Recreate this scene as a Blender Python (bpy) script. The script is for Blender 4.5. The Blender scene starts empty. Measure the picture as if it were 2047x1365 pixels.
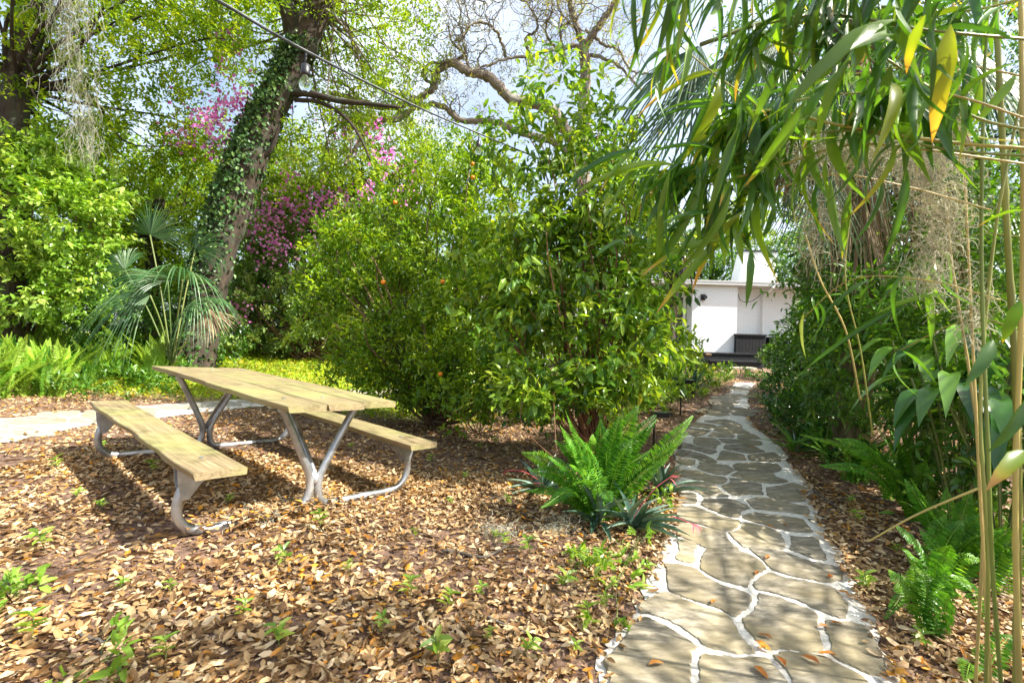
import bpy, math, random
import numpy as np
from mathutils import Matrix
R=np.random.default_rng(7); random.seed(7)
S=bpy.context.scene; COL=S.collection
# ------------------------------------------------------------------ camera
F=935.35; CX,CY=1023.5,682.5; CAMH=1.137
def axes(pi,ro):
    fwd=np.array([0,math.cos(pi),-math.sin(pi)]); up=np.array([0,math.sin(pi),math.cos(pi)]); r=np.array([1.,0,0]); c,s=math.cos(ro),math.sin(ro)
    return np.array([c*r+s*up, c*up-s*r, fwd])
AF=axes(-.021,.087); AN=axes(0.0,.03); O=np.array([0,0,CAMH]); RT=AN.T@AF
cd=bpy.data.cameras.new('camera'); cam=bpy.data.objects.new('camera',cd); COL.objects.link(cam)
cd.sensor_width=36; cd.lens=F/2047*36; cd.clip_end=500; cd.clip_start=.05
m=Matrix([[AN[0][i],AN[1][i],-AN[2][i],O[i]] for i in range(3)]+[[0,0,0,1]]); cam.matrix_world=m
cd.dof.use_dof=True; cd.dof.focus_distance=4.0; cd.dof.aperture_fstop=5.0
S.camera=cam
# ------------------------------------------------------------------ light
w=bpy.data.worlds.new('World'); S.world=w; w.use_nodes=True
nt=w.node_tree; sky=nt.nodes.new('ShaderNodeTexSky'); sky.sky_type='NISHITA'; sky.sun_disc=False
SUND=RT@np.array([.648,-.177,.741]); SUND/=np.linalg.norm(SUND)
sky.sun_elevation=math.asin(SUND[2]); sky.sun_rotation=math.atan2(SUND[0],SUND[1]); sky.air_density=1.0; sky.dust_density=3.5; sky.ozone_density=1.0
bg=nt.nodes['Background']; bg.inputs[1].default_value=.105; 
tcw=nt.nodes.new('ShaderNodeTexCoord'); nzw=nt.nodes.new('ShaderNodeTexNoise'); nzw.inputs['Scale'].default_value=2.2; nzw.inputs['Detail'].default_value=6; nt.links.new(tcw.outputs['Generated'],nzw.inputs[0])
mrw=nt.nodes.new('ShaderNodeMapRange'); nt.links.new(nzw.outputs['Fac'],mrw.inputs[0]); mrw.inputs[1].default_value=.42; mrw.inputs[2].default_value=.68; mrw.inputs[3].default_value=.10; mrw.inputs[4].default_value=.62
mxw=nt.nodes.new('ShaderNodeMix'); mxw.data_type='RGBA'; nt.links.new(mrw.outputs[0],mxw.inputs[0]); nt.links.new(sky.outputs[0],mxw.inputs[6]); mxw.inputs[7].default_value=(6.2,6.7,7.4,1); nt.links.new(mxw.outputs[2],bg.inputs[0])
sl=bpy.data.lights.new('sun','SUN'); sl.energy=4.8; sl.angle=math.radians(.55); sl.color=(1,.95,.86)
so=bpy.data.objects.new('sun',sl); COL.objects.link(so)
zz=SUND; xx=np.cross([0,0,1],zz); xx/=np.linalg.norm(xx); yy=np.cross(zz,xx)
so.matrix_world=Matrix([[xx[i],yy[i],zz[i],zz[i]*30] for i in range(3)]+[[0,0,0,1]])
S.view_settings.view_transform='Standard'; S.view_settings.look='None'; S.view_settings.exposure=1.55; S.view_settings.gamma=1
S.cycles.max_bounces=8; S.cycles.transmission_bounces=6; S.cycles.diffuse_bounces=5
# ------------------------------------------------------------------ geometry helpers
def ray(px,py):
    X=(px-CX)/F; Y=(py-CY)/F
    return AN[0]*X-AN[1]*Y+AN[2]
def P(px,py,d):
    r=ray(px,py); return O+r*(d/r[1])
def ss(t): t=np.clip(t,0,1); return t*t*(3-2*t)
NP=RT@np.array([0,0,1.])
P0=O-RT@O
def G(x,y):
    x=np.asarray(x,float); y=np.asarray(y,float)
    xc=np.clip(x,-9,30); xc=np.where(xc>.3,.3+(xc-.3)*.15,xc); yc=np.clip(y,-1,22)
    z=P0[2]-(NP[0]*(xc-P0[0])+NP[1]*(yc-P0[1]))/NP[2]
    rise=np.where(yc<9.5,.67*np.clip(yc-2,0,None)/7.5,.67+(yc-9.5)*.032)
    z=z+rise*ss((x+.8)/3.2)
    z=z+.5*ss((y-6)/7.5)*(1-ss((x+2.8)/3.5))
    z=z+.012*np.sin(x*1.3+.5)*np.sin(y*1.1)+.008*np.sin(x*2.3+y*1.7)
    return z
def g3(x,y,dz=0): return np.array([float(x),float(y),float(G(x,y))+dz])
def gpt(px,py):
    r=ray(px,py); t=.3
    for i in range(4000):
        p=O+r*t
        if p[2]<=G(p[0],p[1]): break
        t+=.01 if t<8 else .03
    return g3(p[0],p[1])
def unit(v):
    v=np.asarray(v,float); return v/np.maximum(np.linalg.norm(v,axis=-1,keepdims=True),1e-9)
class MB:
    def __init__(s): s.v=[];s.f=[];s.m=[];s.r=[];s.n=0;s.pc=[]
    def add(s,v,faces,mi=0,rnd=None,pc=None):
        """faces: list of int arrays (k,3) or (k,4)"""
        v=np.asarray(v,float).reshape(-1,3)
        if not isinstance(faces,list): faces=[faces]
        for f in faces:
            f=np.asarray(f,np.int64)
            s.f.append(f+s.n); s.m.append(np.full(len(f),mi))
        s.v.append(v); s.n+=len(v)
        s.r.append(np.full(len(v),R.random()) if rnd is None else (np.full(len(v),rnd) if np.isscalar(rnd) else rnd))
        s.pc.append(np.zeros((len(v),3)) if pc is None else pc)
    def build(s,name,mats,parent=None,smooth=False):
        if not isinstance(mats,(list,tuple)): mats=[mats]
        v=np.concatenate(s.v); 
        q=parent
        while q is not None: v=v-np.array(q.location); q=q.parent
        me=bpy.data.meshes.new(name)
        me.vertices.add(len(v)); me.vertices.foreach_set('co',v.astype(np.float32).ravel())
        tot=np.concatenate([np.full(len(f),f.shape[1]) for f in s.f]); idx=np.concatenate([f.ravel() for f in s.f])
        me.loops.add(len(idx)); me.loops.foreach_set('vertex_index',idx.astype(np.int32))
        me.polygons.add(len(tot)); st=np.concatenate([[0],np.cumsum(tot)[:-1]])
        me.polygons.foreach_set('loop_start',st.astype(np.int32)); me.polygons.foreach_set('loop_total',tot.astype(np.int32))
        me.polygons.foreach_set('material_index',np.concatenate(s.m).astype(np.int32))
        me.polygons.foreach_set('use_smooth',np.full(len(tot),smooth))
        a=me.attributes.new('rnd','FLOAT','POINT'); a.data.foreach_set('value',np.concatenate(s.r).astype(np.float32))
        pc=np.concatenate(s.pc)
        if np.any(pc):
            a=me.attributes.new('pc','FLOAT_VECTOR','POINT'); a.data.foreach_set('vector',pc.astype(np.float32).ravel())
        for mt in mats: me.materials.append(mt)
        me.update(calc_edges=True); me.validate()
        o=bpy.data.objects.new(name,me); COL.objects.link(o)
        if parent is not None: o.parent=parent
        return o
def tag(o,label=None,cat=None,group=None,kind=None):
    if label: o['label']=label
    if cat: o['category']=cat
    if group: o['group']=group
    if kind: o['kind']=kind
    return o
def thing(name,label,cat,loc,group=None):
    o=bpy.data.objects.new(name,None); o.empty_display_size=.1; COL.objects.link(o); o.location=[float(a) for a in loc]
    return tag(o,label,cat,group)
def copy_tree(o,parent=None):
    c=o.copy(); COL.objects.link(c); c.parent=parent
    for ch in o.children: copy_tree(ch,c)
    return c
def smoothline(pts,n=None,step=.1):
    pts=np.asarray(pts,float); k=len(pts)
    if k<3:
        n=n or 4; t=np.linspace(0,1,n)[:,None]; return pts[0]*(1-t)+pts[-1]*t
    if n is None: n=max(6,int(np.linalg.norm(np.diff(pts[:,:3],axis=0),axis=1).sum()/step))
    P_=np.vstack([2*pts[0]-pts[1],pts,2*pts[-1]-pts[-2]]); u=np.linspace(0,k-1-1e-6,n); i=u.astype(int); t=(u-i)[:,None]
    a,b,c,d=P_[i],P_[i+1],P_[i+2],P_[i+3]
    return .5*((2*b)+(-a+c)*t+(2*a-5*b+4*c-d)*t*t+(-a+3*b-3*c+d)*t**3)
def tube(mb,pts,rad,sides=7,mi=0,rnd=None,jit=0,cap=True):
    pts=np.asarray(pts,float); n=len(pts); rad=np.broadcast_to(np.asarray(rad,float),(n,)) if np.ndim(rad)==0 or len(np.atleast_1d(rad))==n else np.interp(np.linspace(0,1,n),np.linspace(0,1,len(rad)),rad)
    t=unit(np.gradient(pts,axis=0)); ref=np.array([0,0,1.]) if abs(t[0][2])<.9 else np.array([1.,0,0])
    u=unit(np.cross(t,ref)); 
    for i in range(1,n):
        uu=u[i-1]-t[i]*np.dot(u[i-1],t[i]); u[i]=uu/max(np.linalg.norm(uu),1e-9)
    v=np.cross(t,u); a=np.linspace(0,2*np.pi,sides,endpoint=False)
    rr=rad[:,None]*(1+jit*R.normal(size=(n,sides))) if jit else rad[:,None]*np.ones((1,sides))
    V=pts[:,None]+(u[:,None]*np.cos(a)[None,:,None]+v[:,None]*np.sin(a)[None,:,None])*rr[:,:,None]
    i=np.arange(n-1)[:,None]*sides; j=np.arange(sides)[None]; jn=(j+1)%sides
    Fq=np.stack([i+j,i+jn,i+sides+jn,i+sides+j],-1).reshape(-1,4)
    V=V.reshape(-1,3); fs=[Fq]
    if cap:
        V=np.vstack([V,pts[:1],pts[-1:]]); c0,c1=n*sides,n*sides+1; j=np.arange(sides); jn=(j+1)%sides
        fs.append(np.stack([np.full(sides,c0),jn,j],1)); fs.append(np.stack([np.full(sides,c1),(n-1)*sides+j,(n-1)*sides+jn],1))
    al=np.concatenate([[0],np.cumsum(np.linalg.norm(np.diff(pts,axis=0),axis=1))])
    pc=np.zeros((len(V),3)); pc[:n*sides,0]=np.repeat(al,sides); pc[:n*sides,1]=np.tile(np.cos(a),n)*.3; pc[:n*sides,2]=np.tile(np.sin(a),n)*.3
    mb.add(V,fs,mi,rnd,pc)
BOXF=np.array([[0,1,3,2],[4,6,7,5],[0,4,5,1],[2,3,7,6],[0,2,6,4],[1,5,7,3]])
def box(mb,x0,x1,y0,y1,z0,z1,mi=0):
    mb.add([(x,y,z) for x in (x0,x1) for y in (y0,y1) for z in (z0,z1)],BOXF,mi)
# leaf templates: verts (x along, y across, z normal), tris, quads
def T_oval(cx=.4,fold=.16,curl=.1):
    v=[(0,0,0),(cx,0,-fold*0),(.75,0,-curl*.5),(1,0,-curl),(cx*.75,.46,fold),(.75,.36,fold*.6-curl*.5),(cx*.75,-.46,fold),(.75,-.36,fold*.6-curl*.5)]
    return np.array(v,float),[np.array([[0,1,4],[0,6,1],[2,3,5],[2,7,3]]),np.array([[1,2,5,4],[1,6,7,2]])]
def T_small():
    return np.array([(0,0,0),(.5,.5,.12),(1,0,-.05),(.5,-.5,.12)],float),[np.array([[0,2,1],[0,3,2]])]
def T_lance(n=6,droop=.5,fold=.12,wmax=.35):
    x=np.linspace(0,1,n); wd=np.interp(x,[0,.12,wmax,.7,1],[.06,.6,1,.7,0])*.5
    v=[];q=[]
    for i in range(n):
        z=-droop*x[i]**2; xx_=x[i]-droop*.25*x[i]**2
        v+=[(xx_,-wd[i],z+fold*wd[i]*2*.2),(xx_,0,z),(xx_,wd[i],z+fold*wd[i]*2*.2)]
    for i in range(n-1):
        a=3*i; q+=[[a,a+1,a+4,a+3],[a+1,a+2,a+5,a+4]]
    return np.array(v,float),[np.array(q)]
OV=T_oval(); SM=T_small(); LA=T_lance(); LAS=T_lance(4,.35); OVW=T_oval(.45,.08,.25)
def place(mb,T,pos,d,up,L,W,mi=0,rnd=None,zs=None,tip=0):
    tv,tf=T; pos=np.atleast_2d(pos); n=len(pos)
    if n==0: return
    d=unit(np.broadcast_to(d,(n,3))); up=np.broadcast_to(up,(n,3)); sd=np.cross(up,d)
    bad=np.linalg.norm(sd,axis=1)<1e-3; sd=np.where(bad[:,None],[1.,.1,0],sd); sd=unit(sd); nr=np.cross(d,sd)
    L=np.broadcast_to(L,(n,)); W=np.broadcast_to(W,(n,)); zl=L if zs is None else np.broadcast_to(zs,(n,))
    V=pos[:,None]+d[:,None]*(tv[None,:,0:1]*L[:,None,None])+sd[:,None]*(tv[None,:,1:2]*W[:,None,None])+nr[:,None]*(tv[None,:,2:3]*zl[:,None,None])
    k=len(tv); off=(np.arange(n)*k)[:,None,None]
    fs=[(f[None]+off).reshape(-1,f.shape[1]) for f in tf]
    rn=R.random(n) if rnd is None else np.broadcast_to(rnd,(n,))
    rv=np.repeat(rn,k)
    if tip: rv=np.clip(rv*.85+np.repeat(R.random(n)<.45,k)*tip*np.tile(tv[:,0],n)**5,0,1)
    mb.add(V.reshape(-1,3),fs,mi,rv)
def rdir(n): return unit(R.normal(size=(n,3)))
# ------------------------------------------------------------------ materials
def newmat(name):
    mt=bpy.data.materials.new(name); mt.use_nodes=True; n=mt.node_tree.nodes; l=mt.node_tree.links
    return mt,n,l,n['Principled BSDF'],n['Material Output']
def ramp(n,stops):
    r=n.new('ShaderNodeValToRGB'); e=r.color_ramp.elements
    while len(e)<len(stops): e.new(.5)
    for i,(p,c) in enumerate(stops): e[i].position=p; e[i].color=(*c,1)
    return r
def attr(n,name,out='Fac'):
    a=n.new('ShaderNodeAttribute'); a.attribute_name=name; return a.outputs[out]
def noise(n,l,scale,detail=4,vec=None,rough=.55):
    t=n.new('ShaderNodeTexNoise'); t.inputs['Scale'].default_value=scale; t.inputs['Detail'].default_value=detail; t.inputs['Roughness'].default_value=rough
    if vec is not None: l.new(vec,t.inputs['Vector'])
    return t.outputs['Fac']
def geo(n): return n.new('ShaderNodeNewGeometry').outputs['Position']
def mixc(n,l,f,a,b,mode='MIX'):
    m=n.new('ShaderNodeMix'); m.data_type='RGBA'; m.blend_type=mode
    for s_,v in ((0,f),(6,a),(7,b)):
        if hasattr(v,'links'): l.new(v,m.inputs[s_])
        elif s_==0: m.inputs[0].default_value=v
        else: m.inputs[s_].default_value=(*v,1)
    return m.outputs[2]
def bump(n,l,h,strength,dist,b):
    bp=n.new('ShaderNodeBump'); bp.inputs['Strength'].default_value=strength; bp.inputs['Distance'].default_value=dist
    l.new(h,bp.inputs['Height']); l.new(bp.outputs[0],b.inputs['Normal']); return bp
def leafmat(name,stops,trans=.4,rough=.38,spec=.5,tcol=(1.5,1.35,.5)):
    mt,n,l,b,out=newmat(name)
    c=ramp(n,stops); l.new(attr(n,'rnd'),c.inputs[0])
    nz=noise(n,l,1.7,2,geo(n)); mr=n.new('ShaderNodeMapRange'); l.new(nz,mr.inputs[0]); mr.inputs[1].default_value=.3; mr.inputs[2].default_value=.7; mr.inputs[3].default_value=.7; mr.inputs[4].default_value=1.3
    vm=n.new('ShaderNodeVectorMath'); vm.operation='SCALE'; l.new(c.outputs[0],vm.inputs[0]); l.new(mr.outputs[0],vm.inputs['Scale'])
    l.new(vm.outputs[0],b.inputs['Base Color']); b.inputs['Roughness'].default_value=rough; b.inputs['Specular IOR Level'].default_value=spec
    if trans>0:
        t=n.new('ShaderNodeBsdfTranslucent'); v2=n.new('ShaderNodeVectorMath'); v2.operation='MULTIPLY'; l.new(vm.outputs[0],v2.inputs[0]); v2.inputs[1].default_value=tcol
        l.new(v2.outputs[0],t.inputs[0]); ms=n.new('ShaderNodeMixShader'); ms.inputs[0].default_value=trans
        l.new(b.outputs[0],ms.inputs[1]); l.new(t.outputs[0],ms.inputs[2]); l.new(ms.outputs[0],out.inputs[0])
    return mt
def plain(name,c,rough=.6,metal=0,spec=.5,var=0,vs=8,bs=0):
    mt,n,l,b,out=newmat(name); b.inputs['Roughness'].default_value=rough; b.inputs['Metallic'].default_value=metal; b.inputs['Specular IOR Level'].default_value=spec
    if var:
        nz=noise(n,l,vs,5,geo(n)); r=ramp(n,[(.3,[a*(1-var) for a in c]),(.7,[min(1,a*(1+var)) for a in c])]); l.new(nz,r.inputs[0]); l.new(r.outputs[0],b.inputs['Base Color'])
        if bs: bump(n,l,nz,.6,bs,b)
    else: b.inputs['Base Color'].default_value=(*c,1)
    return mt
def barkmat(name,c1,c2,sc=14,bd=.02,c3=None):
    mt,n,l,b,out=newmat(name); mp=n.new('ShaderNodeMapping'); mp.inputs['Scale'].default_value=(.35,1,1); l.new(attr(n,'pc','Vector'),mp.inputs[0])
    nz=noise(n,l,sc,8,mp.outputs[0],.65); r=ramp(n,[(.32,c1),(.62,c2)]); l.new(nz,r.inputs[0]); col=r.outputs[0]
    if c3:
        n2=noise(n,l,3.2,4,geo(n)); r2=ramp(n,[(.5,(0,0,0)),(.62,(1,1,1))]); l.new(n2,r2.inputs[0]); col=mixc(n,l,r2.outputs[0],col,c3)
    l.new(col,b.inputs['Base Color']); b.inputs['Roughness'].default_value=.9; bump(n,l,nz,1,bd,b); return mt
M={}
M['citrus']=leafmat('citrus_leaf',[(0,(.04,.11,.006)),(.3,(.11,.23,.012)),(.65,(.24,.38,.018)),(1,(.44,.54,.04))],.45,.33,.55)
M['glossy']=leafmat('glossy_leaf',[(0,(.025,.085,.012)),(.3,(.09,.21,.02)),(.65,(.23,.37,.03)),(.92,(.40,.50,.05)),(1,(.56,.52,.06))],.45,.3,.6)
M['bright']=leafmat('bright_leaf',[(0,(.10,.23,.02)),(.5,(.23,.40,.045)),(1,(.46,.58,.13))],.45,.35,.6)
M['canopy']=leafmat('canopy_leaf',[(0,(.08,.17,.01)),(.5,(.22,.36,.018)),(1,(.48,.54,.04))],.55,.5,.4)
M['yellow']=leafmat('spring_leaf',[(0,(.12,.24,.015)),(.5,(.24,.38,.025)),(1,(.42,.48,.05))],.5,.5,.35)
M['sparse']=leafmat('sparse_leaf',[(0,(.16,.16,.06)),(.5,(.26,.28,.09)),(1,(.40,.30,.14))],.45,.6,.3)
M['vine']=leafmat('vine_leaf',[(0,(.08,.15,.05)),(.5,(.19,.30,.08)),(.88,(.36,.46,.14)),(1,(.42,.24,.22))],.4,.4,.5)
M['ivy']=leafmat('ivy_leaf',[(0,(.02,.06,.015)),(.6,(.05,.12,.03)),(1,(.13,.22,.05))],.25,.45,.4)
M['dark']=leafmat('dark_leaf',[(0,(.02,.08,.015)),(.5,(.06,.17,.025)),(1,(.18,.34,.05))],.3,.26,.65)
M['under']=leafmat('understory_leaf',[(0,(.04,.12,.01)),(.6,(.10,.24,.02)),(1,(.22,.38,.04))],.4,.4,.5)
M['bamboo']=leafmat('bamboo_leaf',[(0,(.04,.12,.03)),(.45,(.09,.21,.03)),(.8,(.19,.33,.03)),(.9,(.50,.44,.05)),(1,(.55,.30,.08))],.42,.3,.6,(1.5,1.5,.35))
M['fern']=leafmat('fern_leaf',[(0,(.05,.17,.015)),(.5,(.11,.30,.025)),(.96,(.26,.46,.04)),(1,(.36,.26,.08))],.42,.42,.4)
M['fern_pale']=leafmat('pale_fern_leaf',[(0,(.20,.38,.03)),(1,(.44,.60,.09))],.42,.45,.4)
M['palm']=leafmat('palm_frond',[(0,(.02,.07,.02)),(.6,(.05,.13,.04)),(1,(.12,.20,.08))],.2,.4,.5)
M['deadpalm']=leafmat('dead_frond',[(0,(.16,.10,.05)),(.5,(.32,.23,.13)),(1,(.52,.41,.26))],.15,.7,.2,(1,.9,.7))
M['brom']=leafmat('bromeliad_leaf',[(0,(.03,.08,.05)),(.6,(.08,.15,.10)),(1,(.16,.24,.16))],.12,.3,.6)
M['cover']=leafmat('cover_leaf',[(0,(.18,.30,.015)),(.5,(.34,.46,.02)),(.8,(.46,.50,.04)),(1,(.60,.44,.08))],.4,.5,.3)
M['litter']=leafmat('fallen_leaf',[(0,(.05,.024,.010)),(.18,(.15,.075,.028)),(.35,(.30,.175,.07)),(.56,(.47,.32,.15)),(.77,(.66,.50,.30)),(.83,(.44,.18,.02)),(1,(.64,.36,.04))],.12,.55,.35,(1.1,.9,.6))
M['orange_leaf']=leafmat('orange_leaf',[(0,(.30,.08,.02)),(1,(.60,.25,.03))],.15,.45,.4,(1,.9,.6))
M['moss']=leafmat('moss_strand',[(0,(.28,.27,.19)),(.5,(.48,.46,.35)),(1,(.80,.78,.66))],.4,.8,.1,(1,1,.9))
M['graymoss']=leafmat('grey_moss_strand',[(0,(.14,.14,.10)),(1,(.34,.34,.26))],.3,.8,.1,(1,1,.9))
M['flower']=leafmat('magenta_bract',[(0,(.62,.12,.46)),(.5,(.80,.28,.66)),(1,(.92,.52,.84))],.45,.6,.2,(1.1,.9,1.1))
M['pink']=leafmat('pink_bract',[(0,(.62,.10,.14)),(1,(.85,.26,.30))],.3,.5,.3,(1,.9,.9))
M['orange']=plain('orange_peel',(.80,.24,.01),.4,var=.15,vs=40)
M['bark']=barkmat('oak_bark',(.010,.007,.005),(.068,.047,.030),12,.03,(.05,.055,.035))
M['limb']=barkmat('limb_bark',(.07,.055,.04),(.27,.22,.17),12,.02,(.30,.29,.24))
M['twig']=plain('twig_bark',(.16,.10,.055),.85,var=.4,vs=10)
M['reddish']=plain('reddish_stem',(.22,.10,.05),.7,var=.35,vs=14)
M['palmtrunk']=barkmat('palm_trunk',(.05,.035,.02),(.26,.19,.12),10,.03)
M['cane']=leafmat('bamboo_cane',[(0,(.14,.19,.03)),(.5,(.32,.30,.06)),(1,(.48,.36,.12))],0,.4,.5)
M['sprig']=leafmat('stem_green',[(0,(.07,.12,.03)),(1,(.18,.20,.06))],0,.5,.4)
# galvanised pipe
mt,n,l,b,o_=newmat('galvanised_pipe'); nz=noise(n,l,9,6,geo(n)); r=ramp(n,[(.35,(.30,.31,.32)),(.65,(.55,.56,.57))]); l.new(nz,r.inputs[0]); l.new(r.outputs[0],b.inputs['Base Color']); b.inputs['Metallic'].default_value=.75
r=ramp(n,[(.3,(.28,)*3),(.7,(.5,)*3)]); l.new(nz,r.inputs[0]); l.new(r.outputs[0],b.inputs['Roughness']); M['pipe']=mt
# timber
mt,n,l,b,o_=newmat('treated_pine'); pc=attr(n,'pc','Vector')
mp=n.new('ShaderNodeMapping'); mp.inputs['Scale'].default_value=(.9,14,10); l.new(pc,mp.inputs[0]); g1=noise(n,l,3.0,6,mp.outputs[0],.6)
wv=n.new('ShaderNodeTexWave'); wv.wave_type='BANDS'; wv.bands_direction='Y'; wv.inputs['Scale'].default_value=6; wv.inputs['Distortion'].default_value=9; wv.inputs['Detail'].default_value=3; wv.inputs['Detail Scale'].default_value=.8
mp2=n.new('ShaderNodeMapping'); mp2.inputs['Scale'].default_value=(.5,2.2,2); l.new(pc,mp2.inputs[0]); l.new(mp2.outputs[0],wv.inputs[0])
r=ramp(n,[(.25,(.12,.085,.04)),(.5,(.25,.19,.10)),(.75,(.38,.30,.175))]); l.new(g1,r.inputs[0])
c=mixc(n,l,.16,r.outputs[0],wv.outputs[0],'MULTIPLY'); big=noise(n,l,2.2,3,pc); r2=ramp(n,[(.4,(0,)*3),(.7,(.6,)*3)]); l.new(big,r2.inputs[0]); c=mixc(n,l,r2.outputs[0],c,(.27,.28,.09))
vo=n.new('ShaderNodeTexVoronoi'); vo.inputs['Scale'].default_value=1; mp3=n.new('ShaderNodeMapping'); mp3.inputs['Scale'].default_value=(2.2,5.5,3); l.new(pc,mp3.inputs[0]); l.new(mp3.outputs[0],vo.inputs[0])
r3=ramp(n,[(.05,(.7,)*3),(.11,(0,)*3)]); l.new(vo.outputs[0],r3.inputs[0]); c=mixc(n,l,r3.outputs[0],c,(.22,.12,.05)); l.new(c,b.inputs['Base Color']); b.inputs['Roughness'].default_value=.62; bump(n,l,g1,.5,.004,b); M['wood']=mt
# stone, mortar, soil
def stonemat(name,c1,c2,c3):
    mt,n,l,b,o_=newmat(name); g=geo(n); mp=n.new('ShaderNodeMapping'); mp.inputs['Rotation'].default_value=(0,0,.6); mp.inputs['Scale'].default_value=(1,3.2,1); l.new(g,mp.inputs[0])
    a=noise(n,l,9,8,mp.outputs[0],.68); bb=noise(n,l,2.5,4,g); r=ramp(n,[(.32,c1),(.5,c2),(.68,c3)]); l.new(a,r.inputs[0]); r2=ramp(n,[(.42,(0,)*3),(.62,(.7,)*3)]); l.new(bb,r2.inputs[0])
    c=mixc(n,l,r2.outputs[0],r.outputs[0],[x*1.25 for x in (c2[0],c2[1]*.93,c2[2]*.68)]); rv=n.new('ShaderNodeMapRange'); l.new(attr(n,'rnd'),rv.inputs[0]); rv.inputs[3].default_value=.82; rv.inputs[4].default_value=1.18
    vm=n.new('ShaderNodeVectorMath'); vm.operation='SCALE'; l.new(c,vm.inputs[0]); l.new(rv.outputs[0],vm.inputs['Scale']); l.new(vm.outputs[0],b.inputs['Base Color']); b.inputs['Roughness'].default_value=.85; bump(n,l,a,.8,.012,b); return mt
M['stone']=stonemat('flagstone',(.08,.07,.048),(.215,.188,.135),(.41,.36,.27))
M['stone_pale']=stonemat('pale_flagstone',(.14,.125,.095),(.27,.25,.20),(.42,.39,.33))
mt,n,l,b,o_=newmat('white_mortar'); a=noise(n,l,60,6,geo(n)); r=ramp(n,[(.26,(.36,.33,.27)),(.45,(.58,.55,.48)),(.65,(.72,.69,.62))]); l.new(a,r.inputs[0]); l.new(r.outputs[0],b.inputs['Base Color']); b.inputs['Roughness'].default_value=.95; bump(n,l,a,.6,.006,b); M['mortar']=mt
mt,n,l,b,o_=newmat('soil'); a=noise(n,l,30,8,geo(n),.7); r=ramp(n,[(.3,(.06,.035,.02)),(.5,(.17,.10,.065)),(.7,(.34,.22,.15))]); l.new(a,r.inputs[0])
a2=noise(n,l,50,6,geo(n),.7); r2=ramp(n,[(.3,(.08,.13,.015)),(.6,(.25,.33,.03)),(.75,(.40,.38,.06))]); l.new(a2,r2.inputs[0]); c=mixc(n,l,attr(n,'rnd'),r.outputs[0],r2.outputs[0]); l.new(c,b.inputs['Base Color']); b.inputs['Roughness'].default_value=.95; bump(n,l,a,1,.02,b); M['soil']=mt
# house materials
mt,n,l,b,o_=newmat('painted_brick'); tc=geo(n); sx=n.new('ShaderNodeSeparateXYZ'); l.new(tc,sx.inputs[0]); cb=n.new('ShaderNodeCombineXYZ'); ad=n.new('ShaderNodeMath'); l.new(sx.outputs[0],ad.inputs[0]); l.new(sx.outputs[1],ad.inputs[1]); l.new(ad.outputs[0],cb.inputs[0]); l.new(sx.outputs[2],cb.inputs[1])
bk=n.new('ShaderNodeTexBrick'); l.new(cb.outputs[0],bk.inputs[0]); bk.inputs['Scale'].default_value=1; bk.inputs['Brick Width'].default_value=.23; bk.inputs['Row Height'].default_value=.077; bk.inputs['Mortar Size'].default_value=.008
bk.inputs['Color1'].default_value=(.90,.91,.92,1); bk.inputs['Color2'].default_value=(.87,.88,.89,1); bk.inputs['Mortar'].default_value=(.76,.76,.76,1); l.new(bk.outputs[0],b.inputs['Base Color']); b.inputs['Roughness'].default_value=.6; bump(n,l,bk.outputs['Fac'],-.5,.006,b); M['brick']=mt
M['white']=plain('white_paint',(.80,.80,.79),.5,var=.04,vs=6); M['black']=plain('black_stain',(.008,.009,.012),.85,var=.3,vs=9); M['deck']=plain('dark_deck',(.012,.013,.017),.85,var=.3,vs=9)
M['roof']=plain('pale_roof',(.55,.54,.52),.8,var=.15,vs=20,bs=.01); M['blackplastic']=plain('black_plastic',(.015,.015,.017),.4); M['panel']=plain('solar_panel',(.10,.12,.17),.15,var=.3,vs=60)
mt,n,l,b,o_=newmat('window_glass'); b.inputs['Base Color'].default_value=(.05,.05,.045,1); b.inputs['Roughness'].default_value=.05; M['glass']=mt
mt,n,l,b,o_=newmat('bulb_glass'); b.inputs['Base Color'].default_value=(.80,.88,.84,1); b.inputs['Roughness'].default_value=.03; b.inputs['Transmission Weight'].default_value=1; b.inputs['IOR'].default_value=1.45; M['bulb']=mt
# ------------------------------------------------------------------ ground
def grid(xs,ys):
    X,Y=np.meshgrid(xs,ys,indexing='ij'); V=np.stack([X,Y,G(X,Y)],-1).reshape(-1,3); a,b_=len(xs),len(ys)
    i=np.arange(a-1)[:,None]*b_; j=np.arange(b_-1)[None]; return V,np.stack([i+j,i+b_+j,i+b_+j+1,i+j+1],-1).reshape(-1,4)
xs=np.unique(np.concatenate([np.linspace(-90,-12,16),np.arange(-12,9,.2),np.linspace(9,90,16)])); ys=np.unique(np.concatenate([np.linspace(-40,-1,10),np.arange(-1,18,.2),np.linspace(18,130,16)]))
V,Fq=grid(xs,ys)
def grassy(x,y):
    # ground cover beyond the cross path
    line=4.9+.35*(-x-5)*.2
    g=ss((y-(6.4+.25*np.minimum(x,0)*-.0))/1.2)*ss((.2-x)/2.0)
    return g
mb=MB(); mb.add(V,Fq,0,grassy(V[:,0],V[:,1])); tag(mb.build('ground',M['soil'],smooth=True),kind='structure')
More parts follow.
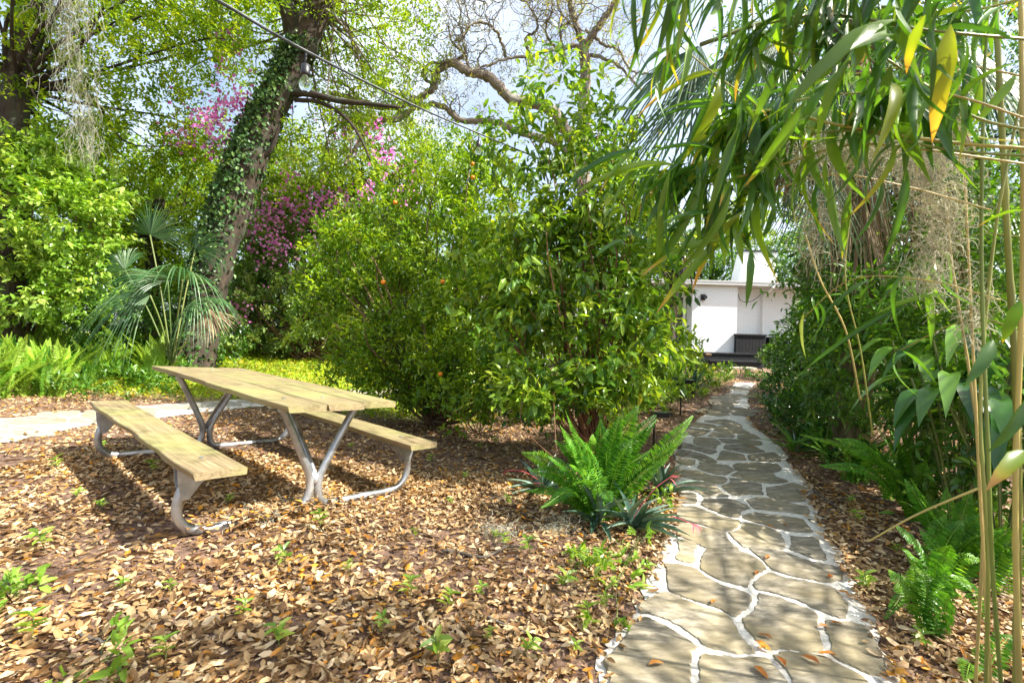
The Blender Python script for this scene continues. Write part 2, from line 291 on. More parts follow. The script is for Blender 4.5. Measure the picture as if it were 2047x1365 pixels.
# ------------------------------------------------------------------ flagstone paths
ZO={'A':(1180,1080,4.789),'B':(1460,1080,4.789),'C':(1320,940,5.387),'D':(1320,830,6.397)}
ST="""A 395,850 510,770 640,820 840,930 1010,1060 970,1130 960,1365 960,1600 150,1600 190,1365 140,1200 230,1100 350,960
A 1075,1130 1240,1160 1440,1185 1620,1175 1700,1190 1800,1290 1880,1400 1900,1600 1040,1600 1045,1365 1040,1200
A 480,640 560,590 700,540 800,560 880,600 1050,670 1200,710 1340,790 1385,850 1440,960 1570,1120 1420,1130 1100,1060 1000,960 860,860 700,790 560,740 470,720
A 700,255 830,260 1000,300 1080,370 1250,460 1400,510 1510,545 1540,600 1480,700 1370,765 1240,700 1060,640 900,590 760,520 730,400 730,320
A 840,20 900,25 1020,70 990,150 1000,240 900,240 820,210 850,120
A 1110,115 1300,135 1460,145 1540,180 1640,240 1680,310 1570,370 1510,430 1500,490 1380,460 1200,400 1080,330 1050,290 1070,180
B 185,115 300,115 430,125 540,150 640,195 800,245 970,280 1060,310 1060,400 930,440 790,415 600,385 480,350 385,310 340,250
B 380,350 500,385 700,420 900,475 1000,500 1050,570 1120,670 1080,780 900,740 700,640 500,560 260,515 225,470 240,420 290,380
B 265,545 420,580 600,640 760,710 840,760 820,830 850,940 880,1050 870,1120 700,1110 540,1085 350,1090 260,1010 150,880 110,800 200,730 260,640
B 920,800 1050,820 1160,835 1300,880 1360,960 1420,1080 1460,1210 1480,1260 1530,1330 1340,1340 1150,1250 1000,1180 960,1120 970,1030 920,930 905,860
B 410,1150 540,1115 700,1130 860,1160 1000,1230 1150,1300 1290,1370 1330,1600 640,1600 570,1340 490,1240
C 210,580 340,620 520,660 680,700 720,770 780,830 860,885 740,900 600,890 470,865 400,830 300,780 200,740 150,680 150,610
C 740,710 850,670 905,600 1000,605 1150,650 1270,700 1330,780 1345,850 1310,885 1160,870 1000,865 900,870 820,800
C 1410,745 1560,760 1700,755 1720,850 1780,950 1780,1005 1650,990 1500,930 1400,890 1410,820
C 1010,480 1150,505 1350,530 1530,560 1600,640 1640,690 1550,705 1380,690 1250,660 1100,610 920,560 890,520
C 180,410 380,420 540,490 700,540 850,570 850,620 780,670 700,690 560,650 400,600 200,540 160,470
C 470,330 600,330 780,345 900,390 970,440 870,470 845,540 720,520 560,460 440,400
C 190,260 380,280 385,380 250,385 170,370
C 230,130 400,140 560,180 610,200 660,260 740,305 600,310 470,310 400,260 280,225 190,210
C 240,20 400,30 540,80 700,100 715,140 640,175 500,150 300,105 230,80
C 660,195 760,150 740,110 900,120 1000,150 1090,180 1090,240 1110,290 950,285 820,300 740,270
C 830,40 760,75 900,110 1050,150 1200,170 1330,160 1380,140 1250,100 1200,45 1000,35
C 1140,210 1300,190 1420,160 1520,190 1600,235 1570,290 1540,360 1370,365 1200,330 1150,290
C 930,350 1040,315 1180,330 1380,380 1560,420 1600,450 1590,500 1500,500 1300,475 1120,460 1010,445
D 300,170 500,200 640,215 560,265 440,290 380,260 220,235
D 440,300 700,320 780,380 720,410 710,450 560,425 430,380
D 260,370 400,395 560,440 700,465 720,490 640,520 500,485 340,445 230,420
D 230,450 360,480 540,520 620,560 720,610 700,635 560,620 440,570 300,550 200,520
D 290,580 440,600 440,640 380,670 280,650 200,600
D 500,630 700,650 860,670 960,730 900,750 840,790 700,780 560,740 470,700 500,660
D 980,640 1200,630 1500,650 1540,720 1440,760 1200,750 990,740 930,670
D 720,590 780,480 900,490 1060,530 1100,600 960,600 800,600
D 1120,530 1300,510 1440,500 1540,560 1520,620 1300,615 1140,600
D 830,400 1180,415 1280,460 1340,490 1120,510 960,480 810,450
D 740,320 950,330 1280,350 1290,400 1180,405 830,380
D 680,235 930,270 930,310 720,300 600,290
D 990,280 1180,260 1280,320 1050,330 980,315
D 680,210 760,150 1000,130 1050,190 1150,250 960,260 800,240
D 450,110 680,140 720,170 640,190 520,178 340,150"""
def stone(mb,pts,dz=.0225,mi=1):
    pts=np.asarray(pts,float)[:,:2]; k=len(pts)
    q=smoothline(np.vstack([pts,pts[:1]]),n=k*5)[:-1]; q=.5*q+.5*np.array([np.interp(np.linspace(0,k,k*5)[:-1],range(k+1),np.append(pts[:,i],pts[0,i])) for i in (0,1)]).T
    q=q+R.normal(size=q.shape)*.0028; c=q.mean(0); inn=c+(q-c)*.965; n_=len(q)
    z=float(G(*c)); rn=R.random()
    a=np.column_stack([q,G(q[:,0],q[:,1])+.004]); bb=np.column_stack([q,G(q[:,0],q[:,1])+dz-.006]); cc=np.column_stack([inn,G(inn[:,0],inn[:,1])+dz]); d_=np.array([[c[0],c[1],z+dz]])
    j=np.arange(n_); jn=(j+1)%n_
    mb.add(np.vstack([a,bb,cc,d_]),[np.stack([j,jn,n_+jn,n_+j],1),np.stack([n_+j,n_+jn,2*n_+jn,2*n_+j],1),np.stack([2*n_+j,2*n_+jn,np.full(n_,3*n_)],1)],mi,rn)
def clip(poly,p,nrm):
    out=[]
    for i in range(len(poly)):
        a=poly[i]; b_=poly[(i+1)%len(poly)]; da=np.dot(a-p,nrm); db=np.dot(b_-p,nrm)
        if da<=0: out.append(a)
        if (da<0)!=(db<0): t=da/(da-db); out.append(a+(b_-a)*t)
    return out
def strip(mb,Lp,Rp,nc=10,dz=.016,rough=.015):
    Lp=smoothline(Lp,n=90)[:,:2]; Rp=smoothline(Rp,n=90)[:,:2]
    Lp=Lp+R.normal(size=Lp.shape)*rough; Rp=Rp+R.normal(size=Rp.shape)*rough
    t=np.linspace(0,1,nc+1)[None,:,None]; Q=Lp[:,None]*(1-t)+Rp[:,None]*t; Z=G(Q[...,0],Q[...,1])+dz; Z[:,0]-=.010; Z[:,-1]-=.010
    V=np.dstack([Q,Z[...,None]]).reshape(-1,3); i=np.arange(89)[:,None]*(nc+1); j=np.arange(nc)[None]
    mb.add(V,np.stack([i+j,i+j+1,i+nc+2+j,i+nc+1+j],-1).reshape(-1,4),0); return Lp,Rp
def voro(mb,inside,bb,size,gap,mi=1,aspect=1.5,ang=0):
    x0,x1,y0,y1=bb; nx=int((x1-x0)/size/aspect**.5)+2; ny=int((y1-y0)*aspect**.5/size)+2
    s=np.array([(x0+(i+.5+R.uniform(-.33,.33)+.5*(j%2))*(x1-x0)/nx,y0+(j+.5+R.uniform(-.33,.33))*(y1-y0)/ny) for i in range(-1,nx+1) for j in range(-1,ny+1)])
    for p in s:
        if not inside(p): continue
        d=np.linalg.norm(s-p,axis=1); poly=[p+np.array(a)*size*1.6 for a in ((-1,-1),(1,-1),(1,1),(-1,1))]
        for k in np.argsort(d)[1:14]:
            nrm=(s[k]-p)/d[k]; poly=clip(poly,p+nrm*(d[k]/2-gap),nrm)
            if len(poly)<3: break
        if len(poly)>=3: stone(mb,poly,mi=mi)
mb=MB()
EL=[(1180,1480),(1195,1365),(1215,1300),(1262,1240),(1285,1190),(1305,1130),(1330,1070),(1343,1010),(1348,975),(1350,930),(1353,880),(1382,850),(1410,825),(1440,797),(1462,780),(1468,766)]
ER=[(1860,1480),(1800,1365),(1755,1270),(1722,1190),(1692,1130),(1668,1090),(1642,1040),(1618,1000),(1622,975),(1585,932),(1563,900),(1530,870),(1500,845),(1497,815),(1494,790),(1512,767)]
GL=np.array([gpt(*p) for p in EL]); GR=np.array([gpt(*p) for p in ER])
Lp,Rp=strip(mb,GL,GR)
for ln in ST.split('\n'):
    k,*q=ln.split(); ox,oy,sc=ZO[k]
    qq=np.array([gpt(ox+float(a.split(',')[0])/sc,oy+float(a.split(',')[1])/sc) for a in q]); c_=qq.mean(0); stone(mb,c_+(qq-c_)*(1+.004/max(.08,np.linalg.norm(qq-c_,axis=1).mean())))
PPOLY=np.vstack([Lp,Rp[::-1]])
def inpoly(p,poly):
    x,y=p[0],p[1]; px,py=poly[:,0],poly[:,1]; qx,qy=np.roll(px,-1),np.roll(py,-1)
    c=((py>y)!=(qy>y))&(x<(qx-px)*(y-py)/np.where(qy==py,1e-9,qy-py)+px); return c.sum()%2==1
ym=gpt(1440,853)[1]; ye=gpt(1490,766)[1]
def shr(p):
    c=PPOLY; return inpoly(p,c) and inpoly((p[0]-.07,p[1]),c) and inpoly((p[0]+.07,p[1]),c) and p[1]>ym+.12
voro(mb,shr,(GL[:,0].min(),GR[:,0].max(),ym,ye),.42,.016)
tag(mb.build('path',[M['mortar'],M['stone']]),kind='structure')
mb=MB()
CL=[(-320,935),(-120,900),(0,888),(90,868),(180,851),(300,838),(420,824),(520,813),(620,806),(760,800),(900,795)]
CU=[(-320,860),(-120,845),(0,838),(100,830),(200,822),(300,812),(420,803),(520,797),(620,788),(760,782),(900,778)]
CLg=np.array([gpt(*p) for p in CL]); CUg=np.array([gpt(*p) for p in CU]); L2,R2=strip(mb,CLg,CUg,6)
CP=np.vstack([L2,R2[::-1]])
voro(mb,lambda p: inpoly(p,CP) and inpoly((p[0],p[1]-.14),CP) and inpoly((p[0],p[1]+.14),CP),(CP[:,0].min(),CP[:,0].max(),CP[:,1].min(),CP[:,1].max()),.5,.022)
tag(mb.build('cross_path',[M['mortar'],M['stone_pale']]),kind='structure')
def onpath(x,y,pad=0):
    return inpoly((x,y),PPOLY) or inpoly((x,y),CP)
TX,TY,TH=-1.951,3.668,.885; TL,TS,TTH,TBH,TBW,TTW=2.541,.659,.732,.422,.243,.74
# ------------------------------------------------------------------ leaf litter
def inpoly_v(x,y,poly):
    px,py=poly[:,0],poly[:,1]; qx,qy=np.roll(px,-1),np.roll(py,-1); c=np.zeros(len(x),int)
    for a,b_,c_,d_ in zip(px,py,qx,qy):
        if b_==d_: continue
        c+=((b_>y)!=(d_>y))&(x<(c_-a)*(y-b_)/(d_-b_)+a)
    return c%2==1
def offp(x,y):
    return ~(inpoly_v(x-.045,y,PPOLY)&inpoly_v(x+.045,y,PPOLY))&~(inpoly_v(x,y-.05,CP)&inpoly_v(x,y+.05,CP))
def scatter(n,x0,x1,y0,y1,dens):
    x=R.uniform(x0,x1,n); y=R.uniform(y0,y1,n); k=R.random(n)<dens(x,y); return x[k],y[k]
def patchy(x,y): return .5+.3*np.sin(x*2.1+1.3*np.sin(y*1.7))*np.sin(y*2.6+1.1*np.sin(x*1.9+2))+.2*np.sin(x*5.3+2*np.sin(y*3.1))*np.sin(y*6.1+2*np.sin(x*4.3))
mb=MB(); mats_l=[M['litter']]
for (n_,bb,dn) in ((105000,(-3.6,2.6,.9,4.2),lambda x,y:np.clip(-.05+1.15*patchy(x,y),.05,1)),(60000,(-8,1.4,3.6,8.5),lambda x,y:(.25+.6*patchy(x,y))*(1-.85*grassy(x,y))),(36000,(1.2,7.5,2.5,16),lambda x,y:.9+0*x),(7000,(-3,4,-1,1),lambda x,y:.6+0*x),(9000,(2.4,6,1,6),lambda x,y:.8+0*x)):
    x,y=scatter(n_,*bb,dn); k=offp(x,y); x,y=x[k],y[k]; n2=len(x)
    a=R.uniform(0,2*np.pi,n2); tl=R.normal(0,.28,n2); d=np.stack([np.cos(a),np.sin(a),tl],1); up=np.stack([R.normal(0,.35,n2),R.normal(0,.35,n2),np.where(R.random(n2)<.5,1,-1)],1)
    Ls=.018+.046*R.beta(1.6,2.0,n2); z=G(x,y)+np.where(inpoly_v(x,y,PPOLY)|inpoly_v(x,y,CP),.026,.003)+R.random(n2)**1.5*.02
    rn=np.clip(R.random(n2)*.75+.25*patchy(y*1.3,x*1.3),0,1)
    for T_,kk in ((T_oval(.45,.07,.10),R.random(n2)<.5),):
        place(mb,T_,np.stack([x,y,z],1)[kk],d[kk],up[kk],Ls[kk],Ls[kk]*R.uniform(.40,.62,kk.sum()),rnd=rn[kk])
        kk=~kk; place(mb,T_oval(.5,-.09,.20),np.stack([x,y,z+.004],1)[kk],d[kk],up[kk],Ls[kk],Ls[kk]*R.uniform(.36,.58,kk.sum()),rnd=rn[kk])
x,y=scatter(60000,-4,3.2,.9,6,lambda x,y:1/(1+.1*y*y)); k=~inpoly_v(x,y,PPOLY)&~inpoly_v(x,y,CP); x,y=x[k],y[k]; n2=len(x); a=R.uniform(0,6.28,n2)
place(mb,SM,np.stack([x,y,G(x,y)+.003+R.random(n2)*.006],1),np.stack([np.cos(a),np.sin(a),R.normal(0,.3,n2)],1),[0,0,1],R.uniform(.008,.03,n2),R.uniform(.002,.008,n2),rnd=R.random(n2)*.6)
x,y=scatter(2600,-4,3.4,.9,7,lambda x,y:.8+0*x); k=~inpoly_v(x,y,PPOLY)&~inpoly_v(x,y,CP); x,y=x[k],y[k]; n2=len(x); a=R.uniform(0,6.28,n2)
place(mb,T_lance(5,.05,.5,.5),np.stack([x,y,G(x,y)+.012+R.random(n2)*.012],1),np.stack([np.cos(a),np.sin(a),R.normal(0,.06,n2)],1),[0,0,1],R.uniform(.04,.16,n2),R.uniform(.002,.005,n2),rnd=R.random(n2)*.35)
for aa,b0_,b1_,n2 in ((-.975,-.52,-.1,420),(-.975,.02,.12,40),(-.975,-.72,-.5,30)):
    b_=R.uniform(b0_,b1_,n2); p_=np.stack([TX-(aa+R.normal(0,.05,n2))*math.sin(TH)+b_*math.cos(TH),TY+(aa+R.normal(0,.05,n2))*math.cos(TH)+b_*math.sin(TH)],1); a=R.uniform(0,6.28,n2)
    place(mb,T_oval(.45,.07,.1),np.stack([p_[:,0],p_[:,1],G(p_[:,0],p_[:,1])+R.uniform(.02,.066,n2)],1),np.stack([np.cos(a),np.sin(a),R.normal(0,.25,n2)],1),[0,0,1],R.uniform(.035,.065,n2),.024)
tag(mb.build('leaf_litter',M['litter']),'dry brown and tan oak leaves covering the ground','leaf litter',kind='stuff')
# single leaves lying on the stones
fl=None
for (px,py) in [(1530,1128),(1512,1162),(1508,1298),(1518,1315),(1570,1350),(1422,1222),(1634,1268),(1660,1260),(1675,1330),(1655,1168),(1700,1205),(1545,1292),(1563,1054),(1532,1060),(1296,1346),(1505,1350),(1498,900),(1380,905),(1378,914),(1640,1345)]:
    q=gpt(px,py); mb=MB(); a=R.uniform(0,6.28); Lf=R.uniform(.05,.07); c0=q+[0,0,.032]
    place(mb,T_oval(.45,.12,.15),[[0,0,.0]],[[math.cos(a),math.sin(a),.08]],[[R.normal(0,.2),R.normal(0,.2),1]],Lf,Lf*.42)
    o=mb.build('fallen_leaf',M['orange_leaf']); o.location=c0
    tag(o,'dry orange brown leaf lying on the flagstone path','fallen leaf','orange leaves lying on the flagstone path')
# ground cover lawn
mb=MB(); x,y=scatter(60000,-10,1.2,5.2,14,lambda x,y:grassy(x,y)*(.35+.65*(1/(1+.12*(y-5)**1.2)))); k=~inpoly_v(x,y,CP); x,y=x[k],y[k]; n2=len(x); d=np.stack([R.normal(size=n2),R.normal(size=n2),R.uniform(.1,1.2,n2)],1); Ls=R.uniform(.03,.07,n2)*(1+.05*y)
place(mb,SM,np.stack([x,y,G(x,y)+R.random(n2)*.05],1),d,rdir(n2)*.5+[0,0,1],Ls,Ls*.55)
tag(mb.build('ground_cover',M['cover']),'low yellow green ground cover spread over the clearing behind the table','ground cover',kind='stuff')
# ------------------------------------------------------------------ picnic table
def TW(a,b,z):
    a,b,z=np.broadcast_arrays(np.asarray(a,float),b,z)
    v=np.stack([TX-a*math.sin(TH)+b*math.cos(TH),TY+a*math.cos(TH)+b*math.sin(TH),z],-1)
    return (v-O)@RT.T+O
root=thing('picnic_table','picnic table with yellowish timber top, two attached benches and bent galvanised pipe legs','picnic table',TW(0,0,0))
def plank(a0,a1,b0,b1,z1,th,wl=0,wr=0,seed=0):
    mb=MB(); n_=60; a=np.linspace(a0,a1,n_); rs=np.random.default_rng(seed)
    def wob(s): return s*(.6*np.sin(a*rs.uniform(3,4.5)+rs.uniform(0,6))+.4*np.sin(a*rs.uniform(8,12)+rs.uniform(0,6))+.15*rs.normal(size=n_))
    bl=b0+wob(wl)-wl*.2; br=b1+wob(wr); e=.004; warp=.004*np.sin(a*2.1+seed)
    prof=[(bl,z1-th+e),(bl,z1-e),(bl+e,z1),((bl*.67+br*.33),z1+.0006),((bl*.33+br*.67),z1+.0006),(br-e,z1),(br,z1-e),(br,z1-th+e),(br-e,z1-th),(bl+e,z1-th)]
    k=len(prof); bb=np.stack([p[0] for p in prof],1); zz_=np.stack([np.full(n_,p[1])+warp for p in prof],1)
    if wl: bb[:,0]+=np.abs(.012*np.sin(a*5+1)) ; bb[:,9]+=np.abs(.012*np.sin(a*5+1))
    A_=np.repeat(a[:,None],k,1); V=TW(A_,bb,zz_).reshape(-1,3); pc=np.stack([A_+seed*3.7,bb+seed*.9,zz_],-1).reshape(-1,3)
    i=np.arange(n_-1)[:,None]*k; j=np.arange(k)[None]; jn=(j+1)%k
    fs=[np.stack([i+j,i+k+j,i+k+jn,i+jn],-1).reshape(-1,4)]
    mb.add(V,fs,0,.5,pc)
    for e_,s_ in ((0,1),(n_-1,-1)):
        Vc=V[e_*k:(e_+1)*k]; pcc=pc[e_*k:(e_+1)*k]*[1,1,4]; mb.v.append(Vc); mb.pc.append(pcc); mb.r.append(np.full(k,.5)); idx=np.arange(k)[::s_][None]+mb.n; mb.f.append(idx); mb.m.append(np.zeros(1)); mb.n+=k
    return mb
h=TL/2
for i,(a0,a1,b0,b1,wl,wr) in enumerate([(-h,h,-.370,-.130,.012,.002),(-h-.005,h-.01,-.122,.118,.002,.003),(-h+.012,h-.02,.128,.368,.003,.004)]):
    plank(a0,a1,b0,b1,TTH,.038,wl,wr,i+1).build('tabletop_board',M['wood'],root)
plank(-h,h+.02,-TS-TBW/2,-TS+TBW/2,TBH,.038,.010,.003,6).build('bench_seat',M['wood'],root)
plank(-h+.02,h,TS-TBW/2,TS+TBW/2,TBH,.038,.002,.004,8).build('bench_seat',M['wood'],root)
for a_,b_,z_ in [(sa*.975+o_,b0,TTH) for sa in (-1,1) for b0 in (-.25,0,.25) for o_ in (0,)]+[(sa*.975,sb*.66,TBH) for sa in (-1,1) for sb in (-1,1)]:
    mb=MB(); q=np.array([(a_,b_,z_-.002),(a_,b_,z_+.003),(a_,b_,z_+.005)]); tube(mb,TW(q[:,0],q[:,1],q[:,2]),[.011,.011,.006],10); mb.build('bolt',M['pipe'],root)
PR=[(.262,.675),(.215,.60),(.125,.42),(.05,.26),(.03,.19),(.032,.12),(.055,.06),(.11,.03),(.2,.026),(.4,.026),(.60,.026),(.68,.045),(.735,.10),(.752,.17),(.74,.25),(.705,.32),(.66,.375)]
for sa in (-1,1):
    a_=sa*.975; mb=MB()
    for sb in (1,-1):
        q=smoothline(np.array([(a_+sb*.0,sb*p[0],p[1]) for p in PR]),n=70); tube(mb,TW(q[:,0],q[:,1],q[:,2]),.0245,14)
    fr=mb.build('leg_frame',M['pipe'],root,True)
    mb=MB(); q=smoothline([(a_,0.0,.17),(a_-sa*.03,0,.26),(a_-sa*.52,0.0,.675)],n=14); tube(mb,TW(q[:,0],q[:,1],q[:,2]),.017,10); mb.build('brace',M['pipe'],fr,True)
    mb=MB(); 
    for bb_ in ((-.33,.33),):
        V=[TW(a_+x,b_,z_) for x in (-.025,.025) for b_ in bb_ for z_ in (.674,.6935)]; mb.add(V,BOXF)
    V=[TW(a_-sa*.52+x,b_,z_) for x in (-.025,.025) for b_ in (-.3,.3) for z_ in (.674,.6935)]; mb.add(V,BOXF)
    mb.build('cross_strap',M['pipe'],fr)
    for sb in (1,-1):
        mb=MB(); tri=[(.56,.3825),(.775,.3825),(.765,.30),(.742,.215),(.71,.215),(.66,.29)]
        for yo in (-.03,.03):
            V=np.array([TW(a_+yo+x,sb*p[0],p[1]) for x in (-.003,.003) for p in tri]); k=6; j=np.arange(k); jn=(j+1)%k
            mb.add(V,[np.stack([j,jn,k+jn,k+j],1)]); mb.add(V[:6],[np.arange(6)[None]]); mb.add(V[6:],[np.arange(6)[::-1][None]])
        V=[TW(a_+x,sb*b_,z_) for x in (-.034,.034) for b_ in (.56,.775) for z_ in (.377,.3835)]; mb.add(V,BOXF)
        q=np.array([(a_-.04,sb*.727,.245),(a_+.04,sb*.727,.245)]); tube(mb,TW(q[:,0],q[:,1],q[:,2]),.009,6)
        mb.build('seat_bracket',M['pipe'],fr)
# ------------------------------------------------------------------ house
def hb(mb,x0,x1,y0,y1,z0,z1): box(mb,x0,x1,y0,y1,z0,z1)
D=17.4
def X(px,py,d): return P(px,py,d)[0]
def Zp(px,py,d): return P(px,py,d)[2]
zg=float(G(7,15.7)); zd=Zp(1450,705,16.4)
house=thing('garden_house','white painted brick garden house with pale roof and chimney at the path end','house',(7.5,D,zg))
xl=X(1383,640,17.0); xm=X(1473,640,17.0); xr=X(1541,640,17.4); ze=Zp(1450,574,17.2)
mb=MB(); hb(mb,xl,xm,17.0,17.55,zg-.3,ze); hb(mb,xm,xr+6,17.55,17.8,zg-.3,ze); hb(mb,xl-6,xl,17.62,17.8,zg-.3,zd+.02); hb(mb,xl-6,xl-.0,17.62,17.8,ze-.28,ze); hb(mb,xl-6,xr+6,23.2,23.4,zg-.3,ze); hb(mb,xl-6.2,xl-6.0,17.62,23.4,zg-.3,ze); hb(mb,xr+6.003,xr+6.2,17.55,23.4,zg-.3,ze); wall=mb.build('wall',M['brick'],house)
for k in range(4):
    mb=MB(); x1=xl-.02-k*1.35; x0=x1-1.28; z0,z1=zd+.02,ze-.283
    for a in ((x0,x0+.14,z0,z1),(x1-.1,x1,z0,z1),(x0+.14,x1-.1,z0,z0+.12),(x0+.14,x1-.1,z1-.1,z1)): hb(mb,a[0],a[1],17.56,17.7,a[2],a[3])
    wf=mb.build('window',M['white'],house); mb=MB(); hb(mb,x0+.142,x1-.102,17.62,17.64,z0+.122,z1-.102); mb.build('pane',M['glass'],wf)
mb=MB(); hb(mb,xl-1.0,xl-.001,16.75,17.55,zd-.25,zd+.18); mb.build('window_ledge',M['white'],house)
mb=MB(); hb(mb,xl-6.5,xr+6.5,16.93,23.9,ze+.002,ze+.2); V=[(xl-6.5,16.93,ze+.203),(xr+6.5,16.93,ze+.203),(xr+6.5,23.9,ze+.55),(xl-6.5,23.9,ze+.55),(xl-6.5,23.9,ze+.203),(xr+6.5,23.9,ze+.203)]; mb.add(V,[np.array([[0,1,2,3],[4,3,2,5]]),np.array([[0,3,4],[1,5,2]])]); rf=mb.build('roof',M['roof'],house)
mb=MB(); 
for a in ((16.82,16.83,ze+.04,ze+.17),(16.83,16.928,ze+.04,ze+.05),): hb(mb,xl-6.5,xr+6.5,*a)
hb(mb,xl-6.5,xr+6.5,16.80,16.82,ze+.15,ze+.18); gt=mb.build('gutter',M['white'],house)
mb=MB(); c=P(1541,640,16.9); q=smoothline([(c[0],16.87,ze+.05),(c[0],16.88,ze-.05),(c[0],17.4,ze-.25),(c[0],17.46,ze-.4),(c[0],17.46,zd)],n=24); tube(mb,q,.05,8); mb.build('downspout',M['white'],gt)
mb=MB(); a=X(1470,520,19.5); b_=X(1547,520,19.5); zt=Zp(1500,505,19.5); V=[(a-.0,19.2,ze+.1),(b_,19.2,ze+.1),(b_,20.1,ze+.1),(a,20.1,ze+.1),(a+.28,19.35,zt),(b_,19.35,zt),(b_,19.95,zt),(a+.28,19.95,zt)]; mb.add(V,np.array([[0,1,5,4],[1,2,6,5],[2,3,7,6],[3,0,4,7],[4,5,6,7]])); ch=mb.build('chimney',M['white'],house)
mb=MB(); hb(mb,a+.22,b_+.06,19.29,20.01,zt+.002,zt+.07); mb.build('chimney_cap',M['blackplastic'],ch)
mb=MB(); c=P(1405,594,16.97); hb(mb,c[0]-.07,c[0]+.07,16.9,16.997,c[2]-.11,c[2]+.1); hb(mb,c[0]-.02,c[0]+.1,16.82,16.898,c[2]-.06,c[2]+.05); mb.build('wall_lamp',M['blackplastic'],house)
mb=MB(); c=P(1480,594,17.5); q=smoothline([P(1476,588,17.45),P(1480,600,17.4),P(1495,604,17.4),P(1510,598,17.4),P(1524,585,17.45)],n=18); tube(mb,q,.012,5); mb.build('cable',M['blackplastic'],house)
deck=thing('deck','dark stained timber deck with one broad step in front of the white house','deck',(7,16.2,zg))
dl=X(1335,702,15.9); dr=X(1516,706,15.9); mb=MB()
for k in range(7): hb(mb,dl-4,dr,15.9+k*.155,15.9+k*.155+.148,zd-.04,zd)
mb.build('deck_boards',M['deck'],deck); mb=MB(); hb(mb,dl-4,dr-.01,15.925,15.96,zg-.2,zd-.042); hb(mb,dr-.05,dr-.012,15.962,16.98,zg-.2,zd-.042); mb.build('skirt',M['deck'],deck)
zs=(zd+zg)/2+.01; mb=MB(); hb(mb,X(1420,720,15.5),dr-.03,15.5,15.922,zs-.045,zs); hb(mb,X(1421,720,15.5),dr-.04,15.53,15.9,zg-.1,zs-.047); mb.build('step',M['deck'],deck)
bench=thing('planter_bench','low dark slatted wooden box standing on the deck against the white wall','bench',(xm+.7,17.2,zd)); mb=MB()
x0=X(1470,685,16.9); x1=X(1530,685,16.9); zt=Zp(1500,668,16.9); nb=9; wd_=(x1-x0)/nb
for k in range(nb): hb(mb,x0+k*wd_+.004,x0+(k+1)*wd_-.004,16.86,16.885,zd+.12,zt-.06)
hb(mb,x0+.01,x1-.01,16.887,17.5,zd,zt-.06); mb.build('slatted_box',M['black'],bench); mb=MB(); hb(mb,x0-.02,x1+.02,16.83,17.52,zt-.058,zt); mb.build('lid',M['black'],bench); mb=MB(); hb(mb,x0,x1,16.855,16.885,zd+.001,zd+.118); mb.build('base_board',M['black'],bench)
b2=thing('storage_box','second dark slatted box partly hidden by shrubs right of the downspout','box',(xr+.8,17.2,zd-.1)); mb=MB()
for k in range(7): hb(mb,X(1538,685,16.9)+k*.16,X(1538,685,16.9)+k*.16+.152,16.86,16.9,zd-.3,zt-.08)
mb.build('front_slats',M['black'],b2); mb=MB(); hb(mb,X(1538,685,16.9),X(1538,685,16.9)+1.12,16.902,17.4,zd-.3,zt-.082); mb.build('body',M['black'],b2)
slab=MB(); s0,s1=X(1450,738,15),X(1512,738,15); q=np.array([(s0,14.9),(s1,14.95),(s1,15.45),(s0+.05,15.4)]); stone(slab,q,.07,0); tag(slab.build('stone_slab',M['stone_pale']),'pale stone slab lying on the ground before the dark deck step','paving slab')
# ------------------------------------------------------------------ plants
def clumps_in(blobs,n,surf=.55):
    w_=np.array([b[3]*b[4]*b[5] for b in blobs])**.67; w_/=w_.sum(); out=[];od=[]
    for b,k in zip(blobs,R.multinomial(n,w_)):
        c=P(b[0],b[1],b[2]); d=rdir(k); r=R.random(k)**(1/3)*(1-surf)+surf*(.75+.3*R.random(k)); r=np.minimum(r,1.08)
        out.append(c+d*r[:,None]*np.array([b[3],b[4],b[5]])); od.append(d)
    return np.concatenate(out),np.concatenate(od)
def foliage(mb,C,Dn,per,T,L,W,tl,spread=.9,upb=.35,mi=0,droop=0,rbase=None):
    n=len(C); td=unit(Dn*.7+R.normal(size=(n,3))*.55+[0,0,upb]); k=per
    t=R.uniform(.0,1,(n,k)); tlv=tl*R.uniform(.6,1.4,n)
    pos=C[:,None]+td[:,None]*(t*tlv[:,None])[...,None]+R.normal(size=(n,k,3))*tl*.16
    d=unit(td[:,None]*.5+R.normal(size=(n,k,3))*spread*.6+np.array([0,0,-droop])); up=R.normal(size=(n,k,3))*.45+np.array([0,0,1.])
    Ls=L*R.uniform(.6,1.25,(n,k)); cr=R.random(n)*.5 if rbase is None else rbase
    rn=np.clip(cr[:,None]+R.random((n,k))*.5,0,1) if np.ndim(cr) else np.clip(cr+R.random((n,k))*.5,0,1)
    place(mb,T,pos.reshape(-1,3),d.reshape(-1,3),up.reshape(-1,3),Ls.ravel(),(Ls*W/L).ravel(),mi,rn.ravel())
    return td,tlv
def stems(mb,base,C,n,r0,r1=.004,rand=.25,sides=5,split=.45):
    idx=R.choice(len(C),min(n,len(C)),replace=False)
    for i in idx:
        c=C[i]; m1=base+(c-base)*split*.6+R.normal(size=3)*rand*.3+[0,0,.15*rand]; m2=base+(c-base)*.75+R.normal(size=3)*rand*.5
        tube(mb,smoothline([base+R.normal(size=3)*[.04,.04,0],m1,m2,c],n=12),[r0,r0*.7,r0*.4,r1],sides,jit=.05,cap=False)
